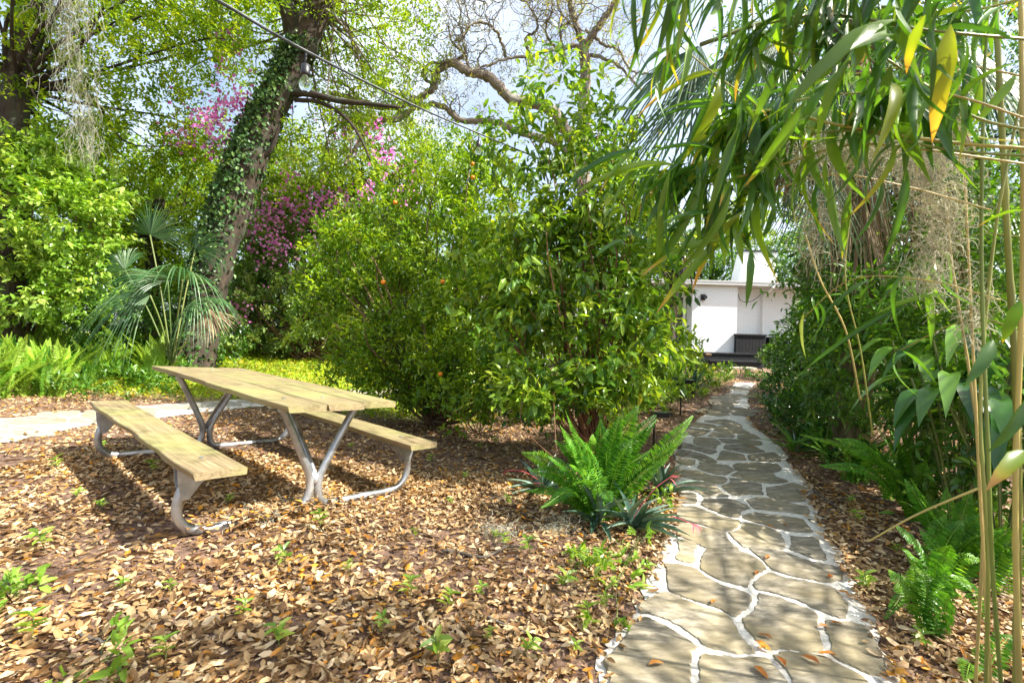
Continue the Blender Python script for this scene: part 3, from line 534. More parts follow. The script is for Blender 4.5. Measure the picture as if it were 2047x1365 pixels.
def bush(name,label,cat,base,blobs,n,per,T,L,W,tl,mat,bark='twig',ns=30,sr=.02,group=None,surf=.55,droop=0,upb=.35,trunk='stem',fol='foliage',spread=.9,keep=None):
    o=thing(name,label,cat,base,group); C,Dn=clumps_in(blobs,n,surf)
    k=C[:,2]>G(C[:,0],C[:,1])+(.05 if tl>.1 else -.03)
    k&=~((C[:,0]>.1)&inpoly_v(C[:,0],C[:,1],PPOLY)&(C[:,2]<1.8)); C,Dn=C[k],Dn[k]
    mb=MB(); foliage(mb,C,Dn,per,T,L,W,tl,spread,upb,droop=droop); mb.build(fol,M[mat],o)
    if ns: mb=MB(); stems(mb,np.array(base),C,ns,sr,rand=.25 if tl>.1 else .02); mb.build(trunk,M[bark],o,True)
    return o,C
gb=lambda px,d: g3(P(px,700,d)[0],d)
# --- citrus tree with fruit
base=gb(880,6.6)
ct,C=bush('orange_tree','bushy citrus tree with orange fruit right behind the picnic table','citrus tree',base,
 [(800,600,6.3,1.15,.9,.75),(740,520,6.6,.85,.7,.5),(900,520,6.6,1.0,.9,.9),(870,680,6.2,1.05,.8,.6),(980,600,6.2,.9,.8,1.0),(850,390,7.0,.6,.7,.5),(680,580,6.6,.45,.5,.3),(960,420,6.8,.6,.6,.8),(780,440,6.9,.5,.5,.45),(960,760,5.6,.6,.4,.35),(720,740,6.8,.45,.5,.25),(1040,700,5.9,.5,.5,.7),(860,760,6.0,.7,.5,.25),(760,760,6.3,.6,.5,.2),(860,800,5.8,.6,.4,.15),(1000,810,5.1,.4,.3,.15),(960,800,5.4,.5,.3,.18),(640,640,6.6,.4,.4,.2),(800,720,6.3,.9,.6,.4),(930,350,6.6,.45,.5,.45),(1000,440,6.0,.45,.5,.6),(880,290,7.0,.25,.3,.25),(960,300,6.4,.3,.3,.25),(700,500,6.5,.5,.5,.4),(640,600,6.5,.4,.4,.3),(700,455,6.8,.2,.2,.25),(770,370,7.0,.2,.2,.25),(620,560,6.6,.2,.2,.15)],1500,27,OV,.075,.033,.27,'citrus',ns=60,sr=.03,surf=.2,trunk='trunk',fol='crown')
ms=[(1018,570),(1020,622),(766,564),(963,584),(885,563),(803,435),(790,405),(945,328),(945,355),(880,748),(945,302),(1022,445),(838,312),(835,540),(905,530)]
for k,(px,py) in enumerate(ms[:11]):
    d=5.35 if py>450 else 6.1
    c=P(px,py,d); r_=[.032,.027,.030][k%3]; mb=MB(); th=np.linspace(0,np.pi,9); ph=np.linspace(0,2*np.pi,12,endpoint=False)
    V=np.array([(c[0]+r_*math.sin(a)*math.cos(b_),c[1]+r_*math.sin(a)*math.sin(b_),c[2]+r_*.93*math.cos(a)) for a in th for b_ in ph]); i=np.arange(8)[:,None]*12; j=np.arange(12)[None]; jn=(j+1)%12
    mb.add(V,np.stack([i+j,i+12+j,i+12+jn,i+jn],-1).reshape(-1,4)); mb.build('fruit',M['orange'],ct,True)
# --- tall glossy shrub
bush('glossy_shrub','tall shrub of large shiny leaves between the citrus tree and the path','shrub',gb(1200,4.5),
 [(1150,560,4.5,.62,.5,.75),(1240,600,4.4,.42,.4,.6),(1060,540,4.7,.45,.4,.5),(1180,380,4.7,.5,.4,.55),(1110,260,4.9,.4,.3,.35),(1080,180,5.0,.16,.2,.28),(1250,440,4.6,.35,.35,.45),(1230,700,4.1,.42,.3,.35),(1140,720,4.1,.42,.3,.35),(1040,420,4.8,.3,.3,.4),(1140,140,5.1,.2,.2,.14),(1200,280,4.9,.3,.3,.25),(1000,300,5.0,.22,.2,.22),(1300,520,4.5,.25,.3,.3),(1320,660,4.4,.25,.3,.3),(1030,640,4.5,.4,.3,.4),(970,560,4.9,.3,.3,.35),(1320,560,4.6,.2,.2,.2),(1290,400,4.8,.15,.2,.15),(960,280,5.2,.12,.1,.15),(1050,130,5.1,.08,.1,.15)],560,17,OVW,.115,.045,.30,'glossy','reddish',ns=46,sr=.018,surf=.15,droop=.35)
bush('glossy_shrub','low branch-like shrub with shiny leaves in front of the tall shrub beside the fern','shrub',gb(1130,3.3),
 [(1130,790,3.9,.25,.15,.12),(1230,780,4.0,.2,.2,.14),(1060,780,4.0,.25,.2,.15),(1290,740,5.6,.25,.2,.2)],80,15,OVW,.10,.042,.16,'glossy','reddish',ns=4,sr=.008)
# --- bright bush left
bush('leafy_bush','bright green leafy bush filling the left edge above the ferns','bush',gb(40,8.2),
 [(60,420,7.4,1.1,.6,1.0),(145,450,7.5,.7,.6,.8),(40,320,7.5,.85,.6,.5),(20,560,7.4,1.0,.6,.75),(130,570,7.6,.7,.6,.6),(-120,420,7.4,1.1,.7,1.3),(185,380,7.5,.4,.4,.4)],1000,18,OVW,.105,.05,.24,'bright',ns=35,sr=.02)
bush('leafy_bush','darker green shrub low at the left behind the ferns','bush',gb(120,9),
 [(80,620,8.6,1.1,.5,.45),(240,620,8.8,.9,.5,.5),(-60,640,8.4,.9,.5,.5),(330,640,9,.7,.5,.4),(160,600,8.8,1.2,.5,.6),(420,665,9.4,.7,.4,.35),(-100,560,8.4,1.1,.5,.7)],620,18,OV,.085,.04,.2,'dark',ns=20,sr=.014)
# --- leaning oak
D1=8.6
oak=thing('oak_tree','big leaning oak with dark ivy covered trunk behind the picnic table','oak tree',gb(372,D1))
cl=[(372,790),(395,650),(430,510),(465,400),(492,325),(522,250),(555,185),(585,125),(600,95)]
w_=[92,76,70,70,71,65,58,55,57]
q=smoothline(np.array([P(*p,D1) for p in cl]),n=60); rad=np.interp(np.linspace(0,1,60),np.linspace(0,1,9),w_)*D1/F/2
mb=MB(); tube(mb,q,rad,20,jit=.05); trunk=mb.build('trunk',M['bark'],oak,True)
for pts,w0,w1 in (([(598,100),(585,50),(572,0),(560,-80),(520,-220)],44,24),([(598,105),(620,50),(645,0),(690,-100),(760,-260)],62,34),([(580,185),(620,188),(680,202),(740,208),(800,215)],16,6),([(590,200),(640,205),(690,235),(720,275),(740,320)],9,4),([(500,330),(540,300),(560,250)],14,5)):
    mb=MB(); q2=smoothline(np.array([P(*p,D1-.05*i) for i,p in enumerate(pts)]),n=26); tube(mb,q2,np.linspace(w0,w1,26)*D1/F/2,12,jit=.06); mb.build('limb',M['bark'],oak,True)
mb=MB(); n2=9500; i=R.integers(0,60,n2); a=R.vonmises(-2.5,.55,n2); side=np.array([1,0,.55]);side/=np.linalg.norm(side); off=np.cos(a)[:,None]*side+np.sin(a)[:,None]*np.array([0,1.,0])
pos=q[i]+off*(rad[i]*R.uniform(.98,1.28,n2))[:,None]+R.normal(size=(n2,3))*.05; place(mb,OV,pos,R.normal(size=(n2,3))*.6+[0,0,-.6],off+R.normal(size=(n2,3))*.4,R.uniform(.05,.1,n2),R.uniform(.04,.075,n2)); mb.build('ivy',M['ivy'],oak)
mb=MB(); C,Dn=clumps_in([(740,120,9.5,1.3,1.2,1.2),(660,300,9.3,.9,.8,.7),(760,230,10,1.2,1,.6),(480,60,9.5,.9,1,.8),(420,160,10,.8,.9,.7),(680,20,9,1.2,1.2,.8),(560,-120,8,2.5,2,1.0),(820,90,10,.8,.9,.7),(560,330,9.6,.5,.6,.9),(700,180,9.6,.9,.8,.7)],900)
foliage(mb,C,Dn,24,SM,.085,.04,.34); mb.build('crown',M['yellow'],oak)
mb=MB(); stems(mb,P(640,20,8.6),C,60,.03,.006,.6); mb.build('branch',M['limb'],oak,True)
# --- crooked bare oak in the middle of the sky
D2=10.5
ok2=thing('oak_tree','tall crooked oak with nearly bare twisting branches against the sky behind the glossy shrub','oak tree',gb(1165,D2))
def pl(pts,d,dd=0): return np.array([P(p[0],p[1],d+dd*i/len(pts)) for i,p in enumerate(pts)])
mb=MB(); q=smoothline(pl([(1175,760),(1172,600),(1168,450),(1166,300),(1168,200),(1170,140),(1166,92)],D2),n=50); tube(mb,q,np.linspace(30,17,50)*D2/F/2*1.15,12,jit=.06); mb.build('trunk',M['limb'],ok2,True)
LB=[([(1170,300),(1130,262),(1100,218),(1060,205),(1020,195),(975,152),(938,145),(905,125)],24,14),([(905,125),(885,133),(870,150),(868,172),(850,190),(815,205),(790,215),(750,212),(715,198),(660,186)],14,7),([(868,172),(845,150),(860,128),(905,125)],6,5),([(850,190),(800,240),(740,235),(700,215),(650,222)],5,3),([(715,198),(690,170),(650,160),(625,140)],5,3),
([(1170,420),(1140,320),(1105,285),(1040,265),(1000,247),(965,243),(920,240),(880,212),(835,214),(790,235),(745,250),(718,285),(690,330)],14,6),([(740,250),(690,245),(660,262),(650,300)],5,2.5),([(835,214),(800,190),(770,180)],5,2.5),([(925,240),(900,215),(915,190)],4,2),
([(1166,92),(1150,45),(1138,0),(1125,-60)],13,8),([(1166,95),(1192,62),(1225,10),(1250,-50)],15,9),([(1166,100),(1145,92),(1125,100),(1128,120),(1110,98),(1060,112),(1012,118),(965,135),(942,145)],9,3),
([(1012,118),(1003,85),(985,55),(955,45),(930,60),(915,95)],6,2.5),([(1060,112),(1050,80),(1075,55),(1062,20),(1040,-10)],6,2.5),([(1172,110),(1215,120),(1255,150),(1285,185)],7,3),([(1172,60),(1205,90),(1235,100),(1262,140),(1300,150)],6,3),
([(905,125),(930,108),(925,80),(938,50),(930,10)],6,2.5),([(940,145),(930,110),(905,85),(895,50)],5,2),([(1130,120),(1120,60),(1150,40),(1170,10)],5,2.5),([(965,152),(955,120),(975,95)],4,2),([(1110,98),(1090,60),(1105,20),(1090,-20)],5,2)]
twigs=[];mb=MB()
def walk(p,d,r,n,lev,st=.11):
    pts=[p]
    for i in range(n):
        d=unit(d+R.normal(size=3)*.55+[0,0,.05]); p=p+d*st*R.uniform(.6,1.3); pts.append(p)
        if lev>0 and R.random()<.32: walk(p,unit(d+R.normal(size=3)*.9),r*.5,max(3,n-3),lev-1,st)
    tube(mb,smoothline(pts,n=len(pts)*2),np.linspace(r,r*.3,len(pts)*2),4,cap=False)
    if lev==0 or R.random()<.5: twigs.append((pts[-1],d))
for pts,w0,w1 in LB:
    m2=MB(); n_=len(pts)*7; q=smoothline(pl(pts,D2,-.8),n=n_)+R.normal(size=(n_,3))*.012; tube(m2,q,np.linspace(w0,w1,n_)*D2/F/2*1.1,9,jit=.07,cap=False); m2.build('limb',M['limb'],ok2,True)
    for i in range(4,n_,4 if w1<7 else 6): walk(q[i],unit(R.normal(size=3)+[0,0,.3]),.012,7,2)
for p0,d0 in ((P(1080,-60,9.5),[0,0,-1]),(P(950,-60,9.5),[0,0,-1]),(P(1010,-40,9.8),[.2,0,-1]),(P(880,-30,9.6),[0,0,-1]),(P(1230,-20,9.5),[0,0,-1])):
    for k in range(3): walk(p0+R.normal(size=3)*[.4,.4,.1],unit(np.array(d0,float)+R.normal(size=3)*.3),.02,12,2,.16)
mb.build('twigs',M['limb'],ok2)
mb=MB(); C=np.array([t[0] for t in twigs]); Dn=np.array([t[1] for t in twigs]); print('twigs',len(C))
kk=R.random(len(C))<.9; foliage(mb,C[kk],Dn[kk],12,SM,.055,.022,.2,rbase=.2); mb.build('crown',M['sparse'],ok2)
# --- other trees
def tree(name,label,px,d,blobs,n,per,L,W,tl,mat,trunkpts,w0,w1,group=None,T=SM,surf=.5,limbs=30):
    o=thing(name,label,'tree',gb(px,d),group); mb=MB()
    if trunkpts is not None:
        q=smoothline(pl(trunkpts,d),n=40); tube(mb,q,np.linspace(w0,w1,40)*d/F/2,12,jit=.06); mb.build('trunk',M['bark'],o,True); base=q[int(39*.6)]
    C,Dn=clumps_in(blobs,n,surf); mb=MB(); foliage(mb,C,Dn,per,T,L,W,tl); mb.build('crown',M[mat],o)
    if trunkpts is not None: mb=MB(); stems(mb,base,C,limbs,.035,.006,.6); mb.build('branch',M['bark'],o,True)
    return o
tree('oak_tree','large oak at the upper left with a dark forked trunk and hanging moss',20,7.5,[(60,60,7.5,1.3,1,.9),(230,120,8,1.4,1,1.0),(330,260,9,1.0,.8,.8),(200,-60,7,2.5,2,.9),(380,60,9,1.1,1,.8),(260,330,9.5,1.0,.8,.6),(20,170,7.6,.5,.5,.5),(340,-80,8,2,2,.8),(400,330,10,.8,.8,.6),(130,200,7.8,.9,.8,.7),(420,-20,9,1,1,.7),(160,330,9.5,1,.8,.7)],1250,28,.085,.04,.34,'canopy',[(5,760),(15,500),(20,300),(35,170),(60,60),(70,-60)],60,36,T=OV)
tree('evergreen_tree','green tree standing behind the palmetto and left of the leaning oak',300,11,[(280,430,11,1.6,1,1.0),(400,400,12,1.2,1,1.1),(180,330,11,1.2,1,.9),(330,520,11,1.4,1,.8),(120,520,11,2,1,1.2),(450,300,12,.9,.8,.8),(220,480,11,1.6,1,1.0)],1000,30,.09,.045,.36,'canopy',[(300,700),(310,500),(320,380)],30,18)
tree('young_tree','yellow green tree in the background above the citrus tree',800,12,[(770,300,12,1.2,1,.8),(860,340,12.5,.9,.8,.7),(640,390,12,1,1,.8),(700,340,12,.8,.8,.6),(840,420,12.5,1.0,.8,.8),(600,330,12.3,.9,.8,.9)],760,28,.09,.045,.34,'yellow',[(780,740),(790,560),(800,400)],24,14)
# --- flowering vine mound
vm_=thing('bougainvillea','huge dark vine thicket with hanging magenta flowers behind the leaning oak','bougainvillea',gb(620,12))
C,Dn=clumps_in([(640,520,12,1.9,1.2,1.5),(560,620,11.5,1.4,1,1.0),(740,440,12.5,1.1,1,1.2),(500,480,12,1.0,1,1.4),(660,660,13.2,2.2,1,.6),(540,360,12.6,.9,.8,.9),(440,600,12,1,1,1.0),(800,560,12.5,1.0,1,1.4),(600,420,12.4,1.2,.8,.9),(900,600,12,1.6,.8,1.2),(560,670,13,1.2,.8,.5),(760,670,13.5,1.4,.8,.5)],2600)
k=C[:,2]>G(C[:,0],C[:,1]); C,Dn=C[k],Dn[k]; mb=MB(); foliage(mb,C,Dn,30,SM,.095,.06,.3); mb.build('foliage',M['vine'],vm_)
mb=MB(); stems(mb,gb(620,12),C,70,.04,.006,.8); mb.build('stem',M['twig'],vm_,True)
FL=[(400,260,12),(425,245,7),(375,258,8),(350,270,6),(455,285,12),(470,320,8),(455,200,9),(510,205,10),(495,215,7),(440,215,7),(480,205,5),(690,255,14),(715,262,8),(680,240,6),(750,262,5),(780,340,9),(785,350,8),(800,370,9),(805,390,6),(765,300,5),(665,395,9),(672,410,8),(680,435,6),(590,395,11),(600,410,10),(535,430,10),(530,465,18),(520,440,9),(545,480,12),(550,495,7),(510,460,8),(555,405,8),(640,460,8),(632,410,5),(695,400,6),(470,622,9),(455,618,6),(460,75,5),(445,120,5),(640,510,4),(615,440,5),(740,380,5),(575,350,6),(420,240,5)]
for px,py,r_ in FL:
    d=10.6 if py>330 else 10.9
    if py<330 and px<560: d=8.7
    if px>730: d=8.6
    c=P(px,py,d); rr=r_*d/F*2.7; n2=int(10+r_*4); pos=c+R.normal(size=(n2,3))*[rr*.8,rr*.5,rr*.9]; mb=MB()
    place(mb,SM,pos,rdir(n2),rdir(n2),.085,.075); mb.build('flower_cluster',M['flower'],vm_)
# --- backdrop trees
mb=MB(); C,Dn=rdir(330)*[2.8,2.3,3.2]*R.uniform(.45,1.05,(330,1))+[0,0,3.3],None
foliage(mb,C,unit(C-[0,0,3.4]),40,SM,.16,.09,.7)
bt=thing('background_tree','dense green tree closing the view far behind the garden','tree',(0,0,0),'background trees around the garden')
mb.build('crown',M['under'],bt); mb=MB(); tube(mb,smoothline([(0,0,-.6),(.1,0,1.2),(0,.1,3.2)],n=16),np.linspace(.22,.1,16),10,jit=.06); mb.build('trunk',M['bark'],bt,True)
first=True
for (x,y,s_) in [(-16,16,1.1),(-12,18,1.1),(-8,18,1.0),(-4.5,19,.9),(-1,20,.85),(2.2,20,.8),(-15,11,.95),(-19,8,1.2),(4.5,26,1.0),(8,27,1.1),(12,27,1.1),(16,24,1.1),(20,19,1.1),(19,13,1.0),(13,10,.9),(18,5,1.1),(-17,3,1.1),(-14,-3,1.1),(0,27,1.1)]:
    o=bt if first else copy_tree(bt); first=False
    o.location=(x,y,float(G(x,y))-.1); o.scale=(s_,s_,s_*R.uniform(.85,1.1)); o.rotation_euler=(0,0,R.uniform(0,6.28))
# trees filling behind the palm and beside the house
tree('dark_tree','dark small leaved tree behind the drooping palm at the upper right',1640,8,[(1620,150,8,1.1,1,1.2),(1760,200,8,1.2,1,1.2),(1900,120,8,1.2,1,1.3),(1560,60,8.5,.9,.8,.8),(1980,320,7.5,.9,.8,1.0),(1650,380,7.5,.8,.7,.8),(1800,400,7,1.0,.7,1.0),(1540,300,8.5,.5,.6,.8)],1100,26,.08,.04,.3,'dark',[(1700,700),(1700,400),(1690,200)],24,12,surf=.6)
tree('small_tree','small tree whose dark leaves overhang the right end of the house roof',1620,12,[(1600,510,12,.6,.6,.45),(1580,555,12,.25,.3,.2),(1690,560,11,.9,.6,.9),(1700,480,11,1,.6,.9)],260,22,.09,.05,.3,'dark',[(1640,740),(1640,640),(1610,560)],16,8)
tree('small_tree','pale green tree behind the house seen above its roof',1420,27,[(1420,470,27,2.6,1.5,1.6),(1300,500,27,2.5,1.5,1.6),(1540,440,27,2.5,1.5,1.6),(1250,400,26,2,1.5,2.4)],420,24,.2,.11,.7,'yellow',[(1420,700),(1420,600),(1425,500)],14,8)
tree('leaning_tree','mottled leaning trunk beside the left corner of the white house',1335,13.5,[(1330,470,13.5,1.2,.8,.7),(1260,450,13,.8,.6,.7)],120,20,.09,.045,.3,'dark',[(1330,740),(1336,660),(1345,600),(1362,540),(1380,470)],30,24)
# --- fan palms
def fan(mb,hub,axis,nrm,Rr,nseg=40,spread=2.0,droop=.35,join=.38,wf=1.0,mi=0,rnd=None):
    hub=np.array(hub,float); ax=unit(np.array(axis,float)); nr=np.array(nrm,float); nr=unit(nr-ax*np.dot(nr,ax)); sd=np.cross(nr,ax); dth=2*spread/nseg; ns=7; s_=np.linspace(0.02,1,ns)
    for k in range(nseg):
        th=-spread+dth*(k+.5)+R.normal()*.012; d=ax*math.cos(th)+sd*math.sin(th); lat=-ax*math.sin(th)+sd*math.cos(th)
        L=Rr*(1-.22*(abs(th)/spread)**2)*R.uniform(.93,1.05); dr=droop*R.uniform(.75,1.3); dv=d+nr*(-.25*(abs(th)/spread))
        C_=hub+unit(dv)*(s_*L)[:,None]; C_[:,2]-=dr*L*np.clip(s_-.35,0,None)**2*1.6
        wd=np.where(s_<join,s_*L*dth*.5,join*L*dth*.5*np.interp(s_,[join,.65,1],[1,.85,.05]))*wf
        tw=R.normal()*.35*s_; lt=lat[None]*np.cos(tw)[:,None]+nr[None]*np.sin(tw)[:,None]; up=nr*(.25 if k%2 else .25)
        V=np.stack([C_-lt*wd[:,None],C_+nr*(wd*.55)[:,None],C_+lt*wd[:,None]],1).reshape(-1,3); i=3*np.arange(ns-1)[:,None]
        Q=np.concatenate([i+[0,1,4,3],i+[1,2,5,4]]); mb.add(V,Q,mi,R.random() if rnd is None else rnd)
def palm_frond(parent,start,hub,axis,nrm,Rr,mat='palm',r=.012,**k):
    mb=MB(); fan(mb,hub,axis,nrm,Rr,**k); fo=mb.build('frond',M[mat],parent)
    mb=MB(); mid=(np.array(start)+hub)/2+[0,0,.12]; q=smoothline([start,mid,hub],n=10); tube(mb,q,r,6); mb.build('petiole',M['sprig'] if mat=='palm' else M['deadpalm'],fo,True)
pb=gb(345,7.9); pmt=thing('palmetto','low fan palm with shredded drooping fronds at the foot of the leaning oak','palmetto',pb)
for (px,py,d,ax,nr,Rr,dr,sp) in [(300,470,7.0,(.25,0,1),(0,-1,.2),.55,.25,1.7),(335,560,6.6,(-.9,-.3,.35),(-.2,-.4,.9),.8,.9,1.3),(365,560,6.4,(.2,-.8,.35),(0,-.3,1),.8,.9,1.4),(390,600,6.6,(.8,-.3,.1),(.2,-.4,.9),.6,1.1,1.4),(300,590,6.5,(-.7,-.4,-.1),(-.3,-.7,.6),.75,.9,1.3),(250,540,6.7,(-.5,-.1,.7),(0,-.9,.4),.6,.7,1.2),(390,500,7.2,(.6,0,.7),(-.2,-1,.2),.55,.5,1.5)]:
    palm_frond(pmt,pb+[0,0,.3],P(px,py,d+1.0),ax,nr,Rr*1.3,droop=dr,spread=sp,nseg=34)
palm_frond(pmt,pb+[0,0,.3],P(420,620,7.5),(.3,-.3,-1),(0,-1,.2),.55,mat='deadpalm',droop=.2,spread=1.2,nseg=22)
# tall palm at the right
PD=4.6; pb=gb(1700,PD); sp_=thing('cabbage_palm','tall cabbage palm with big hanging green fronds and a skirt of dead brown leaves','palm tree',pb)
mb=MB(); q=smoothline([pb+[0,0,-.1],P(1730,500,PD),P(1700,250,PD),P(1690,60,PD)],n=60); tube(mb,q,.16,16,jit=.10); mb.build('trunk',M['palmtrunk'],sp_,True)
top=P(1690,40,PD)
for (px,py,d,ax,nr,Rr,dr,sp,n_) in [(1450,110,4.4,(-.55,-.1,-.9),(-.5,-.8,.3),1.7,.30,.75,34),(1400,90,4.6,(-.7,-.1,-.75),(-.4,-.8,.5),1.2,.55,1.0,34),(1340,420,4.8,(-.8,.0,-.35),(-.2,-.7,.7),.75,.35,1.5,34),(1560,60,4.2,(-.2,-.4,-1),(-.3,-1,.1),1.3,.25,.9,34),(1700,-40,4.0,(0,-.8,-.4),(0,-.4,.9),1.2,.7,1.3,34),(1850,40,4.4,(.6,-.3,-.7),(.4,-.8,.4),1.4,.4,1.1,34),(1950,120,4.5,(.8,-.2,-.5),(.2,-.8,.6),1.3,.5,1.3,34),(1500,-60,4.5,(-.8,-.1,.1),(-.1,-.5,1),1.3,.8,1.4,34),(1980,350,4.4,(.3,-.5,-.8),(.2,-.9,.3),1.2,.4,1.3,34)]:
    palm_frond(sp_,top,P(px,py,d),ax,nr,Rr,droop=dr,spread=sp,nseg=n_,r=.02,wf=.9)
for (px,py,d,ax,nr,Rr,dr,sp) in [(1600,120,4.1,(-.25,-.3,-1),(-.2,-1,.1),1.25,.25,.8),(1690,150,3.95,(0,-.3,-1),(0,-1,.1),1.2,.25,.8),(1770,130,4.0,(.2,-.3,-1),(.2,-1,.1),1.35,.25,.85),(1850,220,4.1,(.3,-.3,-1),(.2,-1,.1),1.2,.25,.8),(1640,330,4.0,(-.1,-.3,-1),(-.1,-1,.1),.9,.25,.8)]:
    palm_frond(sp_,top,P(px,py,d),ax,nr,Rr,droop=dr,spread=sp,nseg=30,r=.02,wf=.8)
for (px,py,d,ax,Rr,sp) in [(1640,220,4.5,(-.25,-.2,-1),1.1,.5),(1700,230,4.3,(0,-.3,-1),1.4,.5),(1760,200,4.3,(.2,-.2,-1),1.5,.5),(1820,240,4.4,(.25,-.2,-1),1.4,.45),(1590,260,4.7,(-.2,-.1,-1),1.0,.4),(1860,330,4.5,(.2,-.1,-1),1.3,.4),(1720,380,4.2,(.05,-.25,-1),1.1,.4),(1660,400,4.4,(-.1,-.2,-1),.9,.35),(1900,200,4.6,(.3,0,-1),1.4,.5)]:
    palm_frond(sp_,top+[0,0,-.2],P(px,py,d),ax,(0,-1,.1),Rr,mat='deadpalm',droop=.1,spread=sp,nseg=26,wf=1.3,join=.5)
# --- right side shrubbery
bush('leafy_bush','dense dark shrub bank on the right side of the path running to the house','bush',gb(1640,7),
 [(1635,730,8,.65,.9,.5),(1565,775,9.5,.5,.8,.35),(1640,760,6.2,.6,.7,.5),(1600,830,5.4,.3,.4,.22),(1700,700,5.5,.8,.7,.7),(1710,620,7,.7,.8,.7),(1620,700,10.5,.4,.6,.45),(1720,820,4.6,.5,.4,.3),(1800,760,4.4,.6,.5,.55),(1680,640,8.0,.45,.5,.5),(1850,640,5.2,.9,.6,.7),(2000,620,4.6,.8,.6,.9),(1900,860,3.4,.5,.3,.3),(2040,880,2.8,.4,.3,.4),(1780,560,6,.8,.6,.7),(1960,440,5.5,.9,.6,.8)],1500,18,OV,.075,.036,.2,'dark',ns=50,sr=.014)
bush('leafy_bush','lighter green leafy stems rising through the dark shrubs on the right','bush',gb(1700,4.6),
 [(1690,640,4.6,.45,.3,.5),(1760,600,4.4,.5,.3,.4),(1640,700,5.0,.3,.3,.4),(1850,700,4.0,.4,.3,.5),(1610,640,9,.2,.3,.4),(1930,560,3.6,.4,.3,.5),(1980,740,3.2,.35,.3,.3),(1880,820,3.2,.35,.3,.25),(1780,500,4.4,.4,.3,.4),(2000,420,3.6,.4,.3,.4),(1940,960,2.9,.25,.25,.2),(1740,620,3.7,.35,.2,.25),(1700,760,3.8,.35,.2,.3),(1620,560,4.6,.2,.2,.2)],820,12,LAS,.10,.028,.22,'under',bark='sprig',ns=24,sr=.008)
def rosette(name,label,cat,base,n,L,W,mat,lift=(.3,1.2),T=LA,group=None,part='leaf_blade',az=None):
    o=thing(name,label,cat,base,group); mb=MB()
    a=R.uniform(0,2*np.pi,n) if az is None else az; e=R.uniform(*lift,n); d=np.stack([np.cos(a)*np.cos(e),np.sin(a)*np.cos(e),np.sin(e)],1)
    place(mb,T,np.array(base)+R.normal(size=(n,3))*[.02,.02,0]+[0,0,.01],d,[0,0,1],L*R.uniform(.7,1.15,n),W*R.uniform(.8,1.2,n)); mb.build(part,M[mat],o); return o
LAW=T_lance(7,.45,.15,.5)
lbl=['topmost','lower left','lower right','middle','rear']
for i,(px,py,d,L,n_) in enumerate([(1920,790,2.9,.42,18),(2010,820,2.6,.40,16),(1960,700,3.1,.44,18),(1850,720,3.4,.40,16),(2080,760,2.9,.45,14)]):
    c=P(px,py,d); o=thing('broadleaf_plant',['broad dark leaved plant drooping behind the right hand ferns','broad dark leaved plant at the right edge behind the bamboo canes','taller broad leaved plant just above the other two at the right','broad leaved plant left of the cluster next to the dark shrubs','broad leaved plant cut by the right edge of the view'][i],'plant',g3(c[0],c[1])); mb=MB()
    a=R.uniform(0,6.28,n_); e=R.uniform(-.3,.7,n_); dd=np.stack([np.cos(a)*np.cos(e),np.sin(a)*np.cos(e),np.sin(e)],1); tips=c+dd*[.3,.2,.22]
    place(mb,T_lance(14,.8,.35,.42),tips,dd*[1,1,.3],[0,0,1],L*R.uniform(.6,1,n_),L*.24); mb.build('leaf_blade',M['dark'],o,True)
    mb=MB(); [tube(mb,smoothline([g3(c[0],c[1]),(g3(c[0],c[1])+t)/2+[0,0,.1],t],n=8),.006,5) for t in tips]; mb.build('stalk',M['sprig'],o)
# strappy leaves low right, along shrub bank
for i,(px,d) in enumerate([(1640,5.2),(1585,6.2),(1560,7.6),(1680,4.4),(1540,8.6),(1560,5.6)]):
    b_=gpt(*[(1660,925),(1600,880),(1548,838),(1720,960),(1530,805),(1585,905)][i]); o=rosette('strap_leaf_plant','dark strap leaved plant edging the right side of the path','plant',b_,22,.42,.035,'dark',(.4,1.3),); o['label']=['dark strap leaved plant right of the path just above the arching fern','strap leaved plant at the bend of the right path edge','strap leaved plant low against the dark bank halfway up the path','strap leaved plant nearest the dry sticks on the right','farthest strap leaved plant, where the path narrows','strap leaved plant on the right edge beside the widest far stones'][i]
# left border plants along path
for i,(px,py) in enumerate([(1330,800),(1370,795),(1400,790),(1425,775),(1450,765),(1380,770),(1340,770),(1420,757),(1310,815),(1300,780)]):
    b_=gpt(px,py); rosette('grassy_plant','spiky grass-like plant edging the left side of the path near the house','plant',b_,30,.38,.018,'under' if i%2 else 'vine',(.5,1.45),group='spiky plants edging the left side of the path')
for i,(px,py) in enumerate([(1355,735),(1385,745),(1320,745),(1345,722)]):
    rosette('upright_leaf_plant',['upright blue green plant left of the path behind the solar light','upright blue green plant nearest the path before the deck','upright blue green plant against the glossy shrub','farthest upright blue green plant left of the deck'][i],'plant',P(px,py+10,8)*[1,1,0]+[0,0,float(G(P(px,py,8)[0],8))],12,.45,.1,'brom',(.8,1.4),T=T_lance(5,.15,.15,.5))
bush('leafy_bush','low leafy planting left of the path between the glossy shrub and the house','bush',gb(1340,9),
 [(1300,700,8.5,.8,1,.45),(1350,728,9.5,.55,1.2,.3),(1400,745,11.5,.6,1.2,.16),(1250,720,7,.7,.8,.5),(1440,750,12,.4,.6,.08),(1130,740,7.5,1.2,.6,.5)],480,18,OV,.09,.042,.2,'glossy',ns=24,sr=.012)
bush('leafy_bush','low dark ground planting along the left path edge around the solar lights','bush',gb(1380,8),[(1330,790,6.6,.25,.3,.12),(1370,785,7.6,.3,.4,.13),(1410,778,8.8,.3,.5,.13),(1445,764,10.2,.25,.5,.12),(1290,790,6.2,.35,.3,.16),(1240,800,5.8,.4,.3,.18),(1150,800,5.2,.4,.3,.16)],260,14,OV,.07,.032,.15,'glossy',ns=0)
